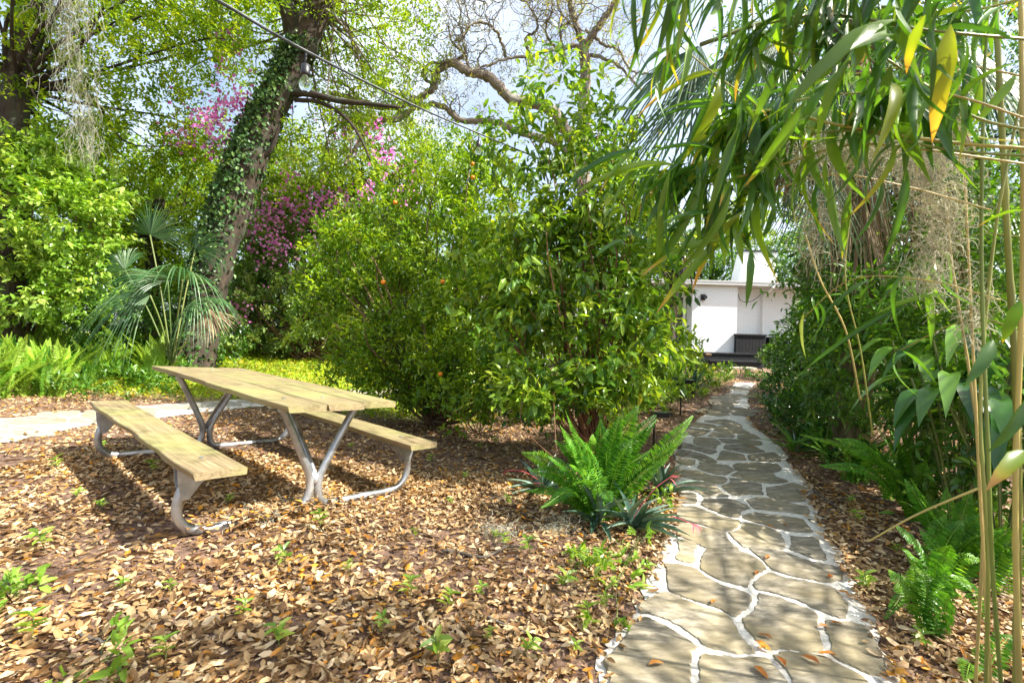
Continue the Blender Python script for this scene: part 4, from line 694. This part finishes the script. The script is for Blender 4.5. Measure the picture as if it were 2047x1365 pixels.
bush('leafy_bush','low dark leafy edging tight against the right side of the path','bush',gb(1560,7),[(1528,790,8.6,.22,.5,.16),(1560,830,6.8,.28,.4,.17),(1512,772,10.5,.2,.6,.13),(1610,860,5.6,.25,.3,.15),(1650,880,5.0,.25,.25,.15),(1600,800,7.0,.4,.5,.3)],300,14,OV,.075,.034,.16,'dark',ns=0)
bush('leafy_bush','small sunlit ground shrub where the path ends before the deck','bush',g3(6.6,13.2),[(1480,752,11.5,.4,.8,.06),(1545,712,14,.25,.5,.3)],90,14,OV,.08,.035,.16,'under',ns=0)
bush('leafy_bush','shaded undergrowth at the foot of the citrus tree','bush',gb(960,6.2),[(980,770,6.0,.8,.4,.22),(860,780,6.6,.5,.4,.2),(1060,800,5.2,.5,.3,.2)],150,16,OV,.08,.036,.18,'dark',ns=10,sr=.008)
# --- ferns
def frond(mb,base,tip,h,w_=.075,bend=None,rnd=None):
    base=np.array(base,float); tip=np.array(tip,float); L=np.linalg.norm(tip-base); mid=(base+tip)/2+np.array([0,0,h])+(0 if bend is None else np.array(bend))
    q=smoothline([base,mid,tip],n=14); n_=int(L/(.0155 if w_<.1 else .02)); u=np.linspace(0,13,n_+4); i=np.minimum(u.astype(int),12); t=(u-i)[:,None]; p=q[i]*(1-t)+q[i+1]*t; tg=unit(np.gradient(p,axis=0))
    hz=unit(np.cross(tg,np.array([0,0,1.])+np.array([0,-.35,0]))); nrm=np.cross(hz,tg); tw=np.linspace(0,R.normal()*.5,len(p))[:,None]; hz=hz*np.cos(tw)+nrm*np.sin(tw); nrm=np.cross(hz,tg)
    s_=np.linspace(0,1,len(p)); ln=w_*np.interp(s_,[0,.08,.3,.7,1],[.35,.7,1,.85,.12])
    rb=R.random()*.6 if rnd is None else rnd
    for sg in (1,-1):
        d=hz*sg+tg*.25+R.normal(size=p.shape)*.07-nrm*.1; place(mb,SM,p,d,nrm+R.normal(size=p.shape)*.1,ln*R.uniform(.9,1.08,len(p)),.0165,rnd=np.clip(rb+R.random(len(p))*.4,0,1))
    tube(mb,q,np.linspace(.003,.001,14),4,cap=False,rnd=.9)
def fern(label,base,fr,mat='fern',group=None,w_=.075):
    o=thing('sword_fern',label,'fern',base,group)
    for (tip,h,wb) in fr:
        mb=MB(); frond(mb,np.array(base)+R.normal(size=3)*[.04,.04,0],tip,h,wb); mb.build('frond',M[mat],o)
    return o
fb=gpt(1195,1040); d0=fb[1]; dd=lambda px,py,k=0: P(px,py,d0+k)
FR=[((1275,812,.25),.1,.085),((1240,830,.1),.08,.08),((1215,860,.2),.1,.08),((1385,832,.35),.02,.075),((1352,893,.05),.06,.07),((1310,830,.3),.08,.08),((1110,880,.1),.1,.07),((1150,865,0),.12,.075),((1175,900,-.15),.1,.07),((1085,950,.1),.1,.07),((1100,1010,-.2),.14,.065),((1185,870,.2),.1,.08),((1260,880,.0),.1,.08),((1140,930,-.25),.12,.07),((1300,900,.2),.08,.075),((1130,820,.4),.08,.06),((1205,960,-.3),.12,.065),((1070,985,.3),.1,.06)]
fern('big bright sword fern clump beside the path in front of the glossy shrub',fb,[(dd(*t),h,wb*1.1) for t,h,wb in FR]+[(dd(t[0]+R.uniform(-35,25),t[1]+R.uniform(-5,50),t[2]+R.uniform(-.2,.2)),h,wb) for t,h,wb in FR]+[(dd(*t),.12,.08) for t in ((1045,905,.1),(1060,940,.0),(1120,850,.15),(1200,840,.3))])
def ring(base,n,L,el=(.6,1.25),w_=.065):
    o=[]
    for k in range(n):
        a=R.uniform(0,6.28); e=R.uniform(*el); Lk=L*R.uniform(.7,1.1); o.append((np.array(base)+Lk*np.array([math.cos(a)*math.cos(e),math.sin(a)*math.cos(e),math.sin(e)]),Lk*.12,w_))
    return o
b1=gpt(1835,1045); e1=b1[1]
fern('arching sword fern on the right of the path reaching over dry leaves',b1,[(P(*t),h,w2) for t,h,w2 in [((1668,876,e1+.1),.18,.075),((1600,868,e1+.5),.16,.065),((1822,855,e1+.1),.05,.085),((1880,900,e1+.2),.08,.07),((1790,960,e1-.2),.08,.05),((1850,920,e1-.1),.05,.06),((1750,910,e1+.4),.1,.06),((1700,900,e1+.2),.15,.07),((1855,880,e1+.3),.05,.08),((1800,890,e1+.3),.06,.07),((1910,950,e1),.06,.07),((1640,930,e1+.1),.14,.06)]])
b1=gpt(1880,1180); e1=b1[1]
fern('bright sword fern low at the right beside the bamboo canes',b1,[(P(*t),h,w2) for t,h,w2 in [((1790,1050,e1),.06,.05),((1840,1060,e1+.1),.06,.05),((1925,1040,e1+.1),.06,.06),((1960,1120,e1-.1),.08,.06),((1770,1235,e1-.3),.1,.045),((1975,1245,e1-.3),.1,.045),((1900,1090,e1-.2),.05,.055),((1870,1120,e1-.2),.05,.05),((1815,1110,e1-.1),.06,.06),((1890,1030,e1+.2),.05,.06),((1940,1180,e1-.2),.07,.05),((1800,1180,e1-.1),.06,.05),((1850,1210,e1-.3),.06,.05),((1960,1060,e1+.2),.06,.06)]])
b1=gpt(1960,1340); e1=b1[1]
fern('small fern in the lower right corner',b1,[(P(*t),h,w2) for t,h,w2 in [((1955,1290,e1),.02,.04),((2020,1270,e1),.03,.05),((1930,1360,e1-.1),.03,.04)]])
b1=gpt(1890,1000); fern('sword fern standing behind the arching fern on the right',b1+[0,.3,0],ring(b1+[0,.3,0],9,.55))
b1=gpt(1560,880); fern('little fern between the strap leaved plants right of the path',gpt(1650,905),ring(gpt(1650,905),8,.32,w_=.04))
for (px,py,n_,L_,lb_) in ((1840,1040,13,.62,'tall upright sword fern clump at the arching fern on the right'),(1710,965,9,.42,'upright fern at the path edge left of the arching fern'),(1905,1150,13,.46,'full upright fern just left of the bamboo canes'),(1640,900,9,.36,'fern farther up the right path edge by the dark shrubs'),(1780,1000,8,.4,'short fern between the path edge fern and the tall clump'),(1950,1060,10,.4,'fern between the arching fern and the bamboo canes'),(1860,1270,7,.26,'small bright fern in front of the low fern on the right'),(1990,1180,9,.34,'fern behind the bamboo canes at the right edge')):
    b1=gpt(px,py); fern(lb_,b1,ring(b1,n_,L_,(.8,1.4),w_=.06))
# left fern bank
lb=[(int(-70+k*36+R.uniform(-12,12)),int(yy-.10*(k*36)+R.uniform(-5,5))) for yy,kk in ((808,13),(790,13),(772,13),(752,12)) for k in range(kk)]
pf=None
for i,(px,py) in enumerate(lb):
    if i>2 and R.random()<.3: continue
    b_=gpt(px,py)
    if i<3 or pf is None:
        o=fern('upright pale green sword fern in the bank of ferns left of the table',b_,ring(b_,[15,11,18][i%3],[.8,.6,.85][i%3],(.75,1.45),.07),['fern_pale','fern','fern_pale'][i%3],'ferns in the bank left of the table'); pf=o; src=[pf] if i==0 else src+[pf]
    else:
        o=copy_tree(src[i%3]); o.location=b_; o.rotation_euler=(0,0,R.uniform(0,6.28)); s_=R.uniform(.8,1.15); o.scale=(s_,s_,s_)
bush('leafy_bush','sunlit leafy undergrowth mixed into the fern bank at the left','bush',gb(180,6.0),[(100,770,6.3,.35,.2,.14),(250,760,6.6,.5,.25,.16),(340,752,7.2,.5,.25,.14),(0,775,5.9,.2,.2,.14),(180,785,6.1,.25,.2,.1),(60,700,8.4,1.0,.3,.25),(230,700,8.6,1.0,.3,.25),(350,700,9.0,.7,.3,.2),(140,680,8.6,1.3,.4,.25),(420,695,9,.7,.4,.2)],430,14,OV,.07,.034,.15,'under',ns=0)
for i,(px,py,d) in enumerate([(260,700,8.0),(300,715,7.6),(90,690,7.9),(40,680,7.6),(200,690,8.0)]):
    c=P(px,py,d); rosette('spiky_plant',['pointed leaf plant behind the ferns, just left of the palmetto','pointed leaf plant low in front of the palmetto trunk','pointed leaf plant rising behind the ferns under the bright bush','leftmost pointed leaf plant behind the fern bank','pointed leaf plant between the bright bush and the palmetto'][i],'plant',g3(c[0],c[1]),26,.6,.05,'under',(.5,1.4))
# --- bromeliads with pink flowers
brs=[((1085,985),'grey green bromeliad at the left of the big fern'),((1195,1045),'bromeliad with folded leaves in front of the big fern'),((1265,1060),'bromeliad under the right side of the big fern'),((1320,990),'bromeliad beside the path edge behind the fern')]
for (px,py),lb_ in brs:
    b_=gpt(px,py); o=rosette('bromeliad',lb_,'bromeliad',b_,20,.36,.05,'brom',(.25,1.3),T=T_lance(6,.25,.35,.3))
    if px!=1195:
        for tip in {1085:[(1012,995,0.0),(1010,940,.2)],1265:[(1395,1050,-.2),(1345,950,.0)],1320:[(1330,930,.2)]}[px]:
            t=P(tip[0],tip[1],b_[1]+tip[2]); mb=MB(); q=smoothline([b_+[0,0,.08],(b_+t)/2+[0,0,.08],t],n=12); tube(mb,q,.003,5,rnd=.1)
            dd_=unit(q[-1]-q[-3]); place(mb,LA,np.repeat(t[None],6,0)-dd_*.03,dd_+R.normal(size=(6,3))*.35,[0,0,1],.07,.012); mb.build('flower_stalk',M['pink'],o)
# --- seedlings in the litter
sd=None
pts_=[(460,1010),(640,1060),(420,840),(300,950),(205,1020),(150,1000),(990,890),(1010,1100),(1060,1110),(985,1080),(570,1130),(700,1150),(340,1190),(90,1100),(40,1170),(60,1290),(960,1200),(890,1230),(820,1200),(1120,1190),(1180,1260),(1210,1230),(1040,1320),(980,1290),(880,1330),(1150,1310),(760,1260),(560,1300),(330,1330),(240,1180),(480,1240),(200,900),(330,870),(120,940),(1010,1010),(930,960),(860,930),(960,900),(700,900),(900,1010),(830,1080),(1720,1050),(1700,1010),(1790,1110),(1740,1190),(1850,1300),(1690,960),(1650,930)]
o=thing('seedling','tiny bright green seedling growing through the dry leaves','seedling',g3(0,0),'seedlings in the leaf litter'); b_=g3(0,0)
mb=MB(); n_=9; a=R.uniform(0,6.28,n_); z_=R.uniform(.02,.09,n_); tube(mb,[b_,b_+[.005,0,.05],b_+[0,.005,.1]],.0018,4,rnd=.5); mb.build('stem',M['sprig'],o)
mb=MB(); place(mb,OV,b_+np.stack([0*a,0*a,z_],1),np.stack([np.cos(a),np.sin(a),.35+0*a],1),[0,0,1],R.uniform(.035,.06,n_),.022); mb.build('leaves',M['bright'],o)
for i,(px,py) in enumerate(pts_):
    c=o if i==0 else copy_tree(o); c.location=gpt(px,py); s_=R.uniform(.6,1.25); c.scale=(s_,s_,s_); c.rotation_euler=(R.normal()*.2,R.normal()*.2,R.uniform(0,6.28))
for lb_,base,bl,n_ in (('bright low sprouts spilling onto the left path edge below the bromeliads',gpt(1230,1170),[(1225,1150,2.45,.18,.15,.08),(1290,1100,2.6,.1,.15,.1),(1180,1120,2.5,.12,.1,.05),(1330,1010,3.0,.08,.2,.1),(1200,1230,2.1,.1,.08,.04)],70),('glossy green sprout in the lower left foreground',gpt(190,1330),[(200,1335,1.62,.1,.08,.04),(230,1290,1.7,.07,.05,.03)],9),('green sprout at the left edge on the dry leaves',gpt(30,1190),[(20,1190,2.1,.12,.08,.04)],9)):
    bl=[(a,b,gpt(a,b)[1]-.03,c,d_,e_) for a,b,_,c,d_,e_ in bl]
    bush('leafy_sprouts',lb_,'sprouts',base,bl,n_,7,OV,.055,.024,.06,'bright',bark='sprig',ns=12,sr=.003)
# --- sticks and moss tufts on the ground
for lb_,pts,r_ in (('bent brown stick lying on the leaves left of the bromeliads',[(885,1108),(915,1112),(968,1122),(1015,1100),(1050,1105)],.009),('thin straight twig on the dry leaves in the foreground',[(975,1245),(1020,1262),(1060,1278)],.005),('thin grey twig at the lower left foreground',[(160,1280),(190,1290),(215,1300)],.006),('long pale stick at the right edge of the path',[(1625,985),(1650,1005),(1690,1030)],.008),('forked pale twig on the leaves right of the path',[(1660,1008),(1720,1000),(1790,1010)],.006),('thin twig at far lower left',[(10,1245),(70,1215),(140,1175)],.004)):
    mb=MB(); q=smoothline([gpt(*p)+[0,0,.022] for p in pts],n=24)+R.normal(size=(24,3))*.0015; tube(mb,q,np.linspace(r_,r_*.7,24),8,jit=.08); tag(mb.build('fallen_stick',M['limb'],None,True),lb_,'stick')
mb=MB(); q=smoothline([P(1735,1082,1.9),P(1850,1020,1.8),P(2060,935,1.7)],n=20); tube(mb,q,np.linspace(.003,.005,20),6,rnd=.8); tag(mb.build('dry_cane',M['cane']),'thin dry cane leaning diagonally over the right hand ferns','cane')
def mosscl(mb,c,n,sz,L,r=.0012,down=1.0):
    for k in range(n):
        p=np.array(c)+R.normal(size=3)*sz; d=unit(R.normal(size=3)+[0,0,-down]); pts=[p]
        for j in range(7): d=unit(d+R.normal(size=3)*.6+[0,0,-.45*down]); p=p+d*L/7; pts.append(p)
        tube(mb,np.array(pts),r,3,cap=False,rnd=.4+.6*R.random())
for i,(px,py) in enumerate([(608,1010),(1000,1070),(505,1045),(1120,1060)]):
    b_=gpt(px,py)+[0,0,.02]; mb=MB(); mosscl(mb,b_,160,[.07,.05,.012],.12,.001,.15); tag(mb.build('moss_tuft',M['moss']),['grey moss tuft at the foot of the near table leg','grey moss tuft by the bent brown stick','grey moss tuft near the end of the left bench leg','grey moss tuft in front of the bromeliads'][i],'moss')
# hanging moss, upper left
mb=MB()
for k in range(480):
    t=R.random()**1.3; px=128+R.normal()*(20-12*t)+t*45+(18 if k%3 else -14)*(1-t); py=-40+t*340; p=P(px,py,4.6)+R.normal(size=3)*[.02,.1,.02]; d=np.array([0,0,-1.]); pts=[p]
    for j in range(6): d=unit(d*.8+R.normal(size=3)*.45+[0,0,-.6]); p=p+d*.045; pts.append(p)
    tube(mb,np.array(pts),.0014,3,cap=False)
tag(mb.build('spanish_moss',M['graymoss']),'long grey spanish moss hanging down at the upper left','spanish moss')
# --- solar lights and plaque
for (px,pt,pbm,d,lb_,yaw) in ((1306,825,905,None,'black solar path light leaning beside the big fern',.1),(1360,760,830,None,'black solar path light standing left of the path near the spiky plants',.1)):
    b_=gpt(px,pbm); d=b_[1]; t=P(px,pt,d); o=thing('solar_light',lb_,'garden light',b_); hd=t[2]; mb=MB(); tube(mb,[b_+[0,0,-.1],[b_[0],b_[1],hd-.015]],.011,8); mb.build('post',M['blackplastic'],o)
    mb=MB(); ww=.17; box(mb,b_[0]-.02,b_[0]+ww,b_[1]-.05,b_[1]+.05,hd-.012,hd+.01); box(mb,b_[0]+.02,b_[0]+ww-.03,b_[1]-.035,b_[1]+.035,hd-.04,hd-.0125); hdm=mb.build('lamp_head',M['blackplastic'],o); mb=MB(); box(mb,b_[0]-.012,b_[0]+ww-.008,b_[1]-.043,b_[1]+.043,hd+.0102,hd+.0125); mb.build('solar_panel',M['panel'],hdm)
c=P(1415,709,14.6); b_=g3(c[0],14.6); o=thing('plant_marker','small brown oval marker on a black stake in front of the deck','marker',b_); mb=MB(); tube(mb,[b_,[c[0],14.6,c[2]-.03]],.012,6); mb.build('stake',M['blackplastic'],o); mb=MB(); tube(mb,[[c[0]-.1,14.58,c[2]],[c[0]-.07,14.58,c[2]+.005],[c[0]+.07,14.58,c[2]+.005],[c[0]+.1,14.58,c[2]]],[.02,.04,.04,.02],8); mb.build('plate',M['twig'],o)
# --- string lights
sl_=thing('string_lights','black cable of garden string lights with two hanging bulbs crossing the sky','string lights',P(619,106,2.3))
cp=[P(200,-130,1.35),P(430,0,1.8),P(619,108,2.3),P(830,213,3.3),P(958,268,4.3),P(1080,320,5.2),P(1180,370,6.2)]; mb=MB(); tube(mb,smoothline(cp,n=80),.0042,6); mb.build('cable',M['blackplastic'],sl_)
mb=MB(); tube(mb,smoothline(np.array(cp)+[.004,0,.006],n=80),.0025,5); mb.build('support_wire',M['pipe'],sl_)
for (px,py,d,lit) in ((612,106,2.3,0),(957,268,4.3,1)):
    a_=P(px,py,d); dn=lambda z,dx=0: a_+[dx,0,-z]; mb=MB(); k=1 if not lit else 1.0
    if lit: tube(mb,[dn(.0),dn(.03),dn(.06)],.006,6); z0=.06
    else: tube(mb,[dn(.0),dn(.03),dn(.06,-.008)],.005,6); z0=.055
    tube(mb,[dn(z0),dn(z0+.005),dn(z0+.045),dn(z0+.06)],[.012,.02,.022,.02],12); sk=mb.build('socket',M['blackplastic'],sl_,True)
    mb=MB(); zs_=np.array([0,.01,.03,.05,.065,.075,.08]); tube(mb,[dn(z0+.06+z) for z in zs_],[.014,.018,.028,.030,.022,.010,.002],16); mb.build('bulb',M['bulb'],sk,True)
# --- bamboo in the foreground
bb0=g3(P(1990,700,1.45)[0],1.45); bam=thing('bamboo','foreground bamboo clump at the right edge with arching branches and long drooping leaves','bamboo',bb0)
def cane(pts,r,nodes=7,part='cane'):
    n_=60; q=smoothline(pts,n=n_); rr=np.full(n_,r)*np.linspace(1,.75,n_); rr[::max(2,n_//nodes)]*=1.22; mb=MB(); tube(mb,q,rr,9,rnd=R.random()); return mb.build(part,M['cane'],bam,True),q
for pts,r in (([(2030,1500,1.5),(2035,900,1.5),(2010,400,1.5),(1985,-100,1.5)],.010),([(1985,1450,1.35),(1960,1000,1.35),(1945,700,1.4),(1925,300,1.5),(1900,-60,1.5)],.004),([(2010,1480,1.25),(1985,1150,1.25),(1975,900,1.25),(1962,500,1.3),(1970,100,1.3),(1990,-80,1.3)],.005),([(1970,1420,1.3),(1975,1100,1.3),(1960,800,1.35),(1990,460,1.4),(2040,200,1.4)],.005),([(2040,1450,1.3),(2030,1000,1.3),(2045,500,1.3),(2040,-50,1.3)],.007),([(1950,1380,1.6),(1965,1000,1.6),(1940,760,1.7),(1900,500,1.8),(1880,250,1.9)],.005),([(1720,800,3.0),(1690,660,3.0),(1640,560,3.0),(1610,470,3.0)],.006),([(1745,870,2.9),(1720,700,2.9),(1690,560,2.9),(1700,420,2.9)],.005)):
    cane([P(*p) for p in pts],r)
brn=[]
for pts,r in (([(2100,300,1.1),(1900,285,1.15),(1700,255,1.2),(1540,222,1.3),(1450,235,1.35)],.0042),([(2100,315,1.1),(1900,300,1.15),(1700,262,1.2),(1550,285,1.3),(1400,330,1.35),(1300,345,1.4)],.0032),([(2100,270,1.1),(1950,235,1.15),(1850,170,1.2),(1760,110,1.2)],.0035),([(2100,255,1.05),(1900,190,1.1),(1750,185,1.2),(1600,200,1.3),(1480,245,1.35),(1380,290,1.4)],.0025),([(2060,330,1.2),(1850,300,1.2),(1700,290,1.25),(1560,330,1.3),(1420,370,1.35)],.003),([(1980,420,1.3),(1800,370,1.3),(1650,350,1.3),(1500,400,1.35),(1400,440,1.35)],.002),([(2060,80,1.0),(1850,60,1.0),(1650,30,1.05),(1480,60,1.1)],.003),([(2060,-40,.95),(1800,-60,1.0),(1500,-50,1.05),(1300,-60,1.15)],.003),([(1560,285,1.3),(1510,210,1.3),(1430,150,1.3),(1370,100,1.3),(1350,80,1.3)],.0022),([(1600,300,1.35),(1500,230,1.35),(1400,120,1.35)],.0015),([(2000,600,1.3),(1850,560,1.4),(1700,560,1.6),(1600,640,1.8)],.002),([(2100,-20,1.2),(1950,20,1.3),(1800,30,1.4),(1650,90,1.5)],.003),([(2080,160,1.4),(1900,130,1.5),(1700,150,1.6),(1560,190,1.7)],.003),([(2090,480,1.6),(1950,470,1.8),(1850,520,2.0),(1760,600,2.1)],.003),([(2090,700,1.5),(1980,640,1.6),(1900,650,1.8),(1800,700,2.0)],.003)):
    o_,q=cane([P(*p) for p in pts],r,9,'branch'); brn.append(q)
leafT=[T_lance(11,dr,.25,wm) for dr,wm in ((.35,.3),(.7,.35),(1.0,.4),(.15,.3))]
def bleaf(mb,p,d,L,W,up=(0,0,1)): place(mb,leafT[R.integers(4)],[p],[d],[np.array(up)+R.normal(size=3)*.3],L,W,tip=.9)
mb=MB()
for bi,q in enumerate(brn):
    n_=[60,60,30,50,60,44,40,36,12,8,20,44,48,40,34][bi]
    for k in range(n_):
        i=int(len(q)*R.uniform(.25,1)) ; p=q[min(i,len(q)-1)]
        px_=CX+F*p[0]/p[1]; py_=CY-F*(p[2]-CAMH)/p[1]
        if px_>1540 and py_>215 and R.random()<.85: continue
        for j in range(R.integers(1,3)):
            d=unit([R.normal(-.35,.45),R.normal(0,.35),R.normal(-.65,.4)]); L=R.uniform(.09,.22); st=p+d*0+R.normal(size=3)*.02; bleaf(mb,st,d,L,L*R.uniform(.10,.17))
mb.build('foliage',M['bamboo'],bam,True)
# added foliage, mostly out of view, placed sunward to shade path, table and litter
def at_sun(gx,gy,h): return np.array([gx,gy,float(G(gx,gy))])+SUND*(h/SUND[2])
def canopy(n,fx,hr,per,L):
    mb=MB(); mc=MB(); base=g3(3.4,.2)
    for k in range(n):
        gy=R.uniform(.2,7.5); gx=fx(gy); c=at_sun(gx,gy,R.uniform(*hr))
        if c[1]>.3 and c[0]/c[1]<1.25 and (c[2]-CAMH)/c[1]<.85 and c[1]<3.4: continue
        d=unit(np.array([R.normal(-.3,.6),R.normal(0,.6,),R.normal(-.5,.4)])); pos=c+R.normal(size=(per,3))*.17; dd_=unit(d+R.normal(size=(per,3))*.45)
        Ls=R.uniform(.6,1.2,per)*L; place(mb,LAS,pos,dd_,R.normal(size=(per,3))*.5+[0,0,1],Ls,Ls*.14)
        if k%6==0: tube(mc,smoothline([base+R.normal(size=3)*[.3,.3,0],base+[0,0,2.2]+R.normal(size=3)*.3,(c+base)/2+[0,0,1.6],c],n=16),np.linspace(.012,.003,16),6,cap=False)
    mb.build('foliage',M['bamboo'],bam); mc.build('cane',M['cane'],bam,True)  # extra bamboo parts, added for the shade they cast
canopy(230,lambda gy: .42*gy-.2+2.9*R.random(),(1.9,4.4),22,.17)
canopy(120,lambda gy: R.uniform(-5,.42*gy-.3),(4.6,6.0),26,.16)
canopy(110,lambda gy: R.uniform(-2.0,1.0) if gy>3 else R.uniform(-1.2,.2),(3.4,5.4),26,.16)
# hand set large leaves (pixel of base, pixel of tip, distance, width)
BL=[((1625,50),(1500,230),1.1,.03),((1640,110),(1560,190),1.15,.025),((1790,40),(1600,160),.95,.05),((1610,200),(1520,370),1.1,.035),((1700,120),(1620,260),1.0,.035),((1560,160),(1590,330),1.2,.03),((1520,140),(1480,200),1.2,.025),((1470,215),(1330,190),1.3,.026),((1490,220),(1310,205),1.3,.022),((1450,140),(1275,195),1.3,.022),((1495,240),(1400,470),1.25,.035),((1480,250),(1420,420),1.25,.03),((1430,300),(1290,285),1.3,.02),((1340,340),(1300,560),1.3,.03),((1400,350),(1340,560),1.3,.035),((1460,380),(1400,560),1.25,.03),((1350,330),(1150,360),1.35,.03),((1290,290),(1200,360),1.35,.018),((1280,300),(1110,360),1.35,.026),((1700,100),(1850,30),.9,.05),((1850,30),(1800,150),.85,.05),((1900,50),(1870,260),.95,.05),((1930,80),(1940,200),.95,.035),((1780,130),(1760,220),1.0,.04),((1270,-30),(1262,110),1.15,.018),((1300,-40),(1280,140),1.15,.02),((1330,-40),(1300,120),1.15,.02),((1250,-20),(1200,80),1.15,.02),((1380,-30),(1360,80),1.1,.02),((1420,-30),(1470,130),1.1,.028),((1480,-20),(1500,140),1.1,.03),((1560,-10),(1540,130),1.1,.03),((1560,60),(1700,20),1.05,.026),((1960,160),(1935,300),1.15,.03),((2030,150),(1975,240),1.2,.028),((1980,340),(1800,400),1.4,.025),((1810,330),(1800,500),1.25,.026),((1760,350),(1755,480),1.25,.024),((1700,380),(1680,520),1.25,.024),((1600,340),(1590,400),1.25,.02),((1530,340),(1530,500),1.25,.024),((2040,600),(2010,680),1.0,.05),((1985,680),(1960,760),1.1,.05),((2050,800),(2020,900),1.0,.055),((2047,900),(2000,960),.95,.05),((1840,600),(1620,730),1.5,.02),((1900,590),(1770,610),1.4,.025),((1740,560),(1650,620),1.7,.025),((2047,420),(1960,440),1.2,.03),((1460,470),(1330,600),1.35,.03),((1440,480),(1280,530),1.3,.026),((1500,500),(1500,600),1.35,.024),((1250,480),(1200,500),1.35,.02),((1490,420),(1370,560),1.3,.03)]
mb=MB()
for a_,b_,d,wd in BL:
    p=P(a_[0],a_[1],d); t=P(b_[0],b_[1],d+R.uniform(-.05,.08)); L=np.linalg.norm(t-p)*1.15; wd=min(wd,L*.24)*R.uniform(.75,1.05)
    u_=np.array([R.normal()*.5,-.8,.7]); place(mb,leafT[0],[p],[t-p+np.array([0,0,.12*L])],[u_],L,wd,tip=.9)
mb.build('foliage',M['bamboo'],bam,True)
# moss caught in the bamboo
for i,(c,n_,sz,L,lb_) in enumerate([(P(1850,330,1.4),190,[.05,.04,.05],.07,'pale moss tangle high on the bamboo branches at the right'),(P(1700,290,1.35),330,[.11,.04,.035],.07,'pale moss tangle spread along the bamboo branches'),(P(1870,180,1.4),70,[.03,.03,.03],.06,'small moss knot in the bamboo leaves'),(P(1640,440,1.6),90,[.04,.03,.08],.09,'thin moss strands hanging below the bamboo branches'),(P(1950,620,1.4),70,[.02,.02,.06],.06,'moss clinging to the bamboo cane'),(P(1880,430,1.45),190,[.035,.03,.07],.07,'long moss tangle hanging down beside the bamboo canes'),(P(1860,540,1.45),90,[.03,.03,.05],.07,'frayed lower tip of moss above the broad leaved plants')]):
    mb=MB(); mosscl(mb,c,int(n_*2.2),sz,L,.0009,.5); tag(mb.build('spanish_moss',M['moss']),lb_,'spanish moss')
print('faces',sum(len(o.data.polygons) for o in bpy.data.objects if o.type=='MESH'))
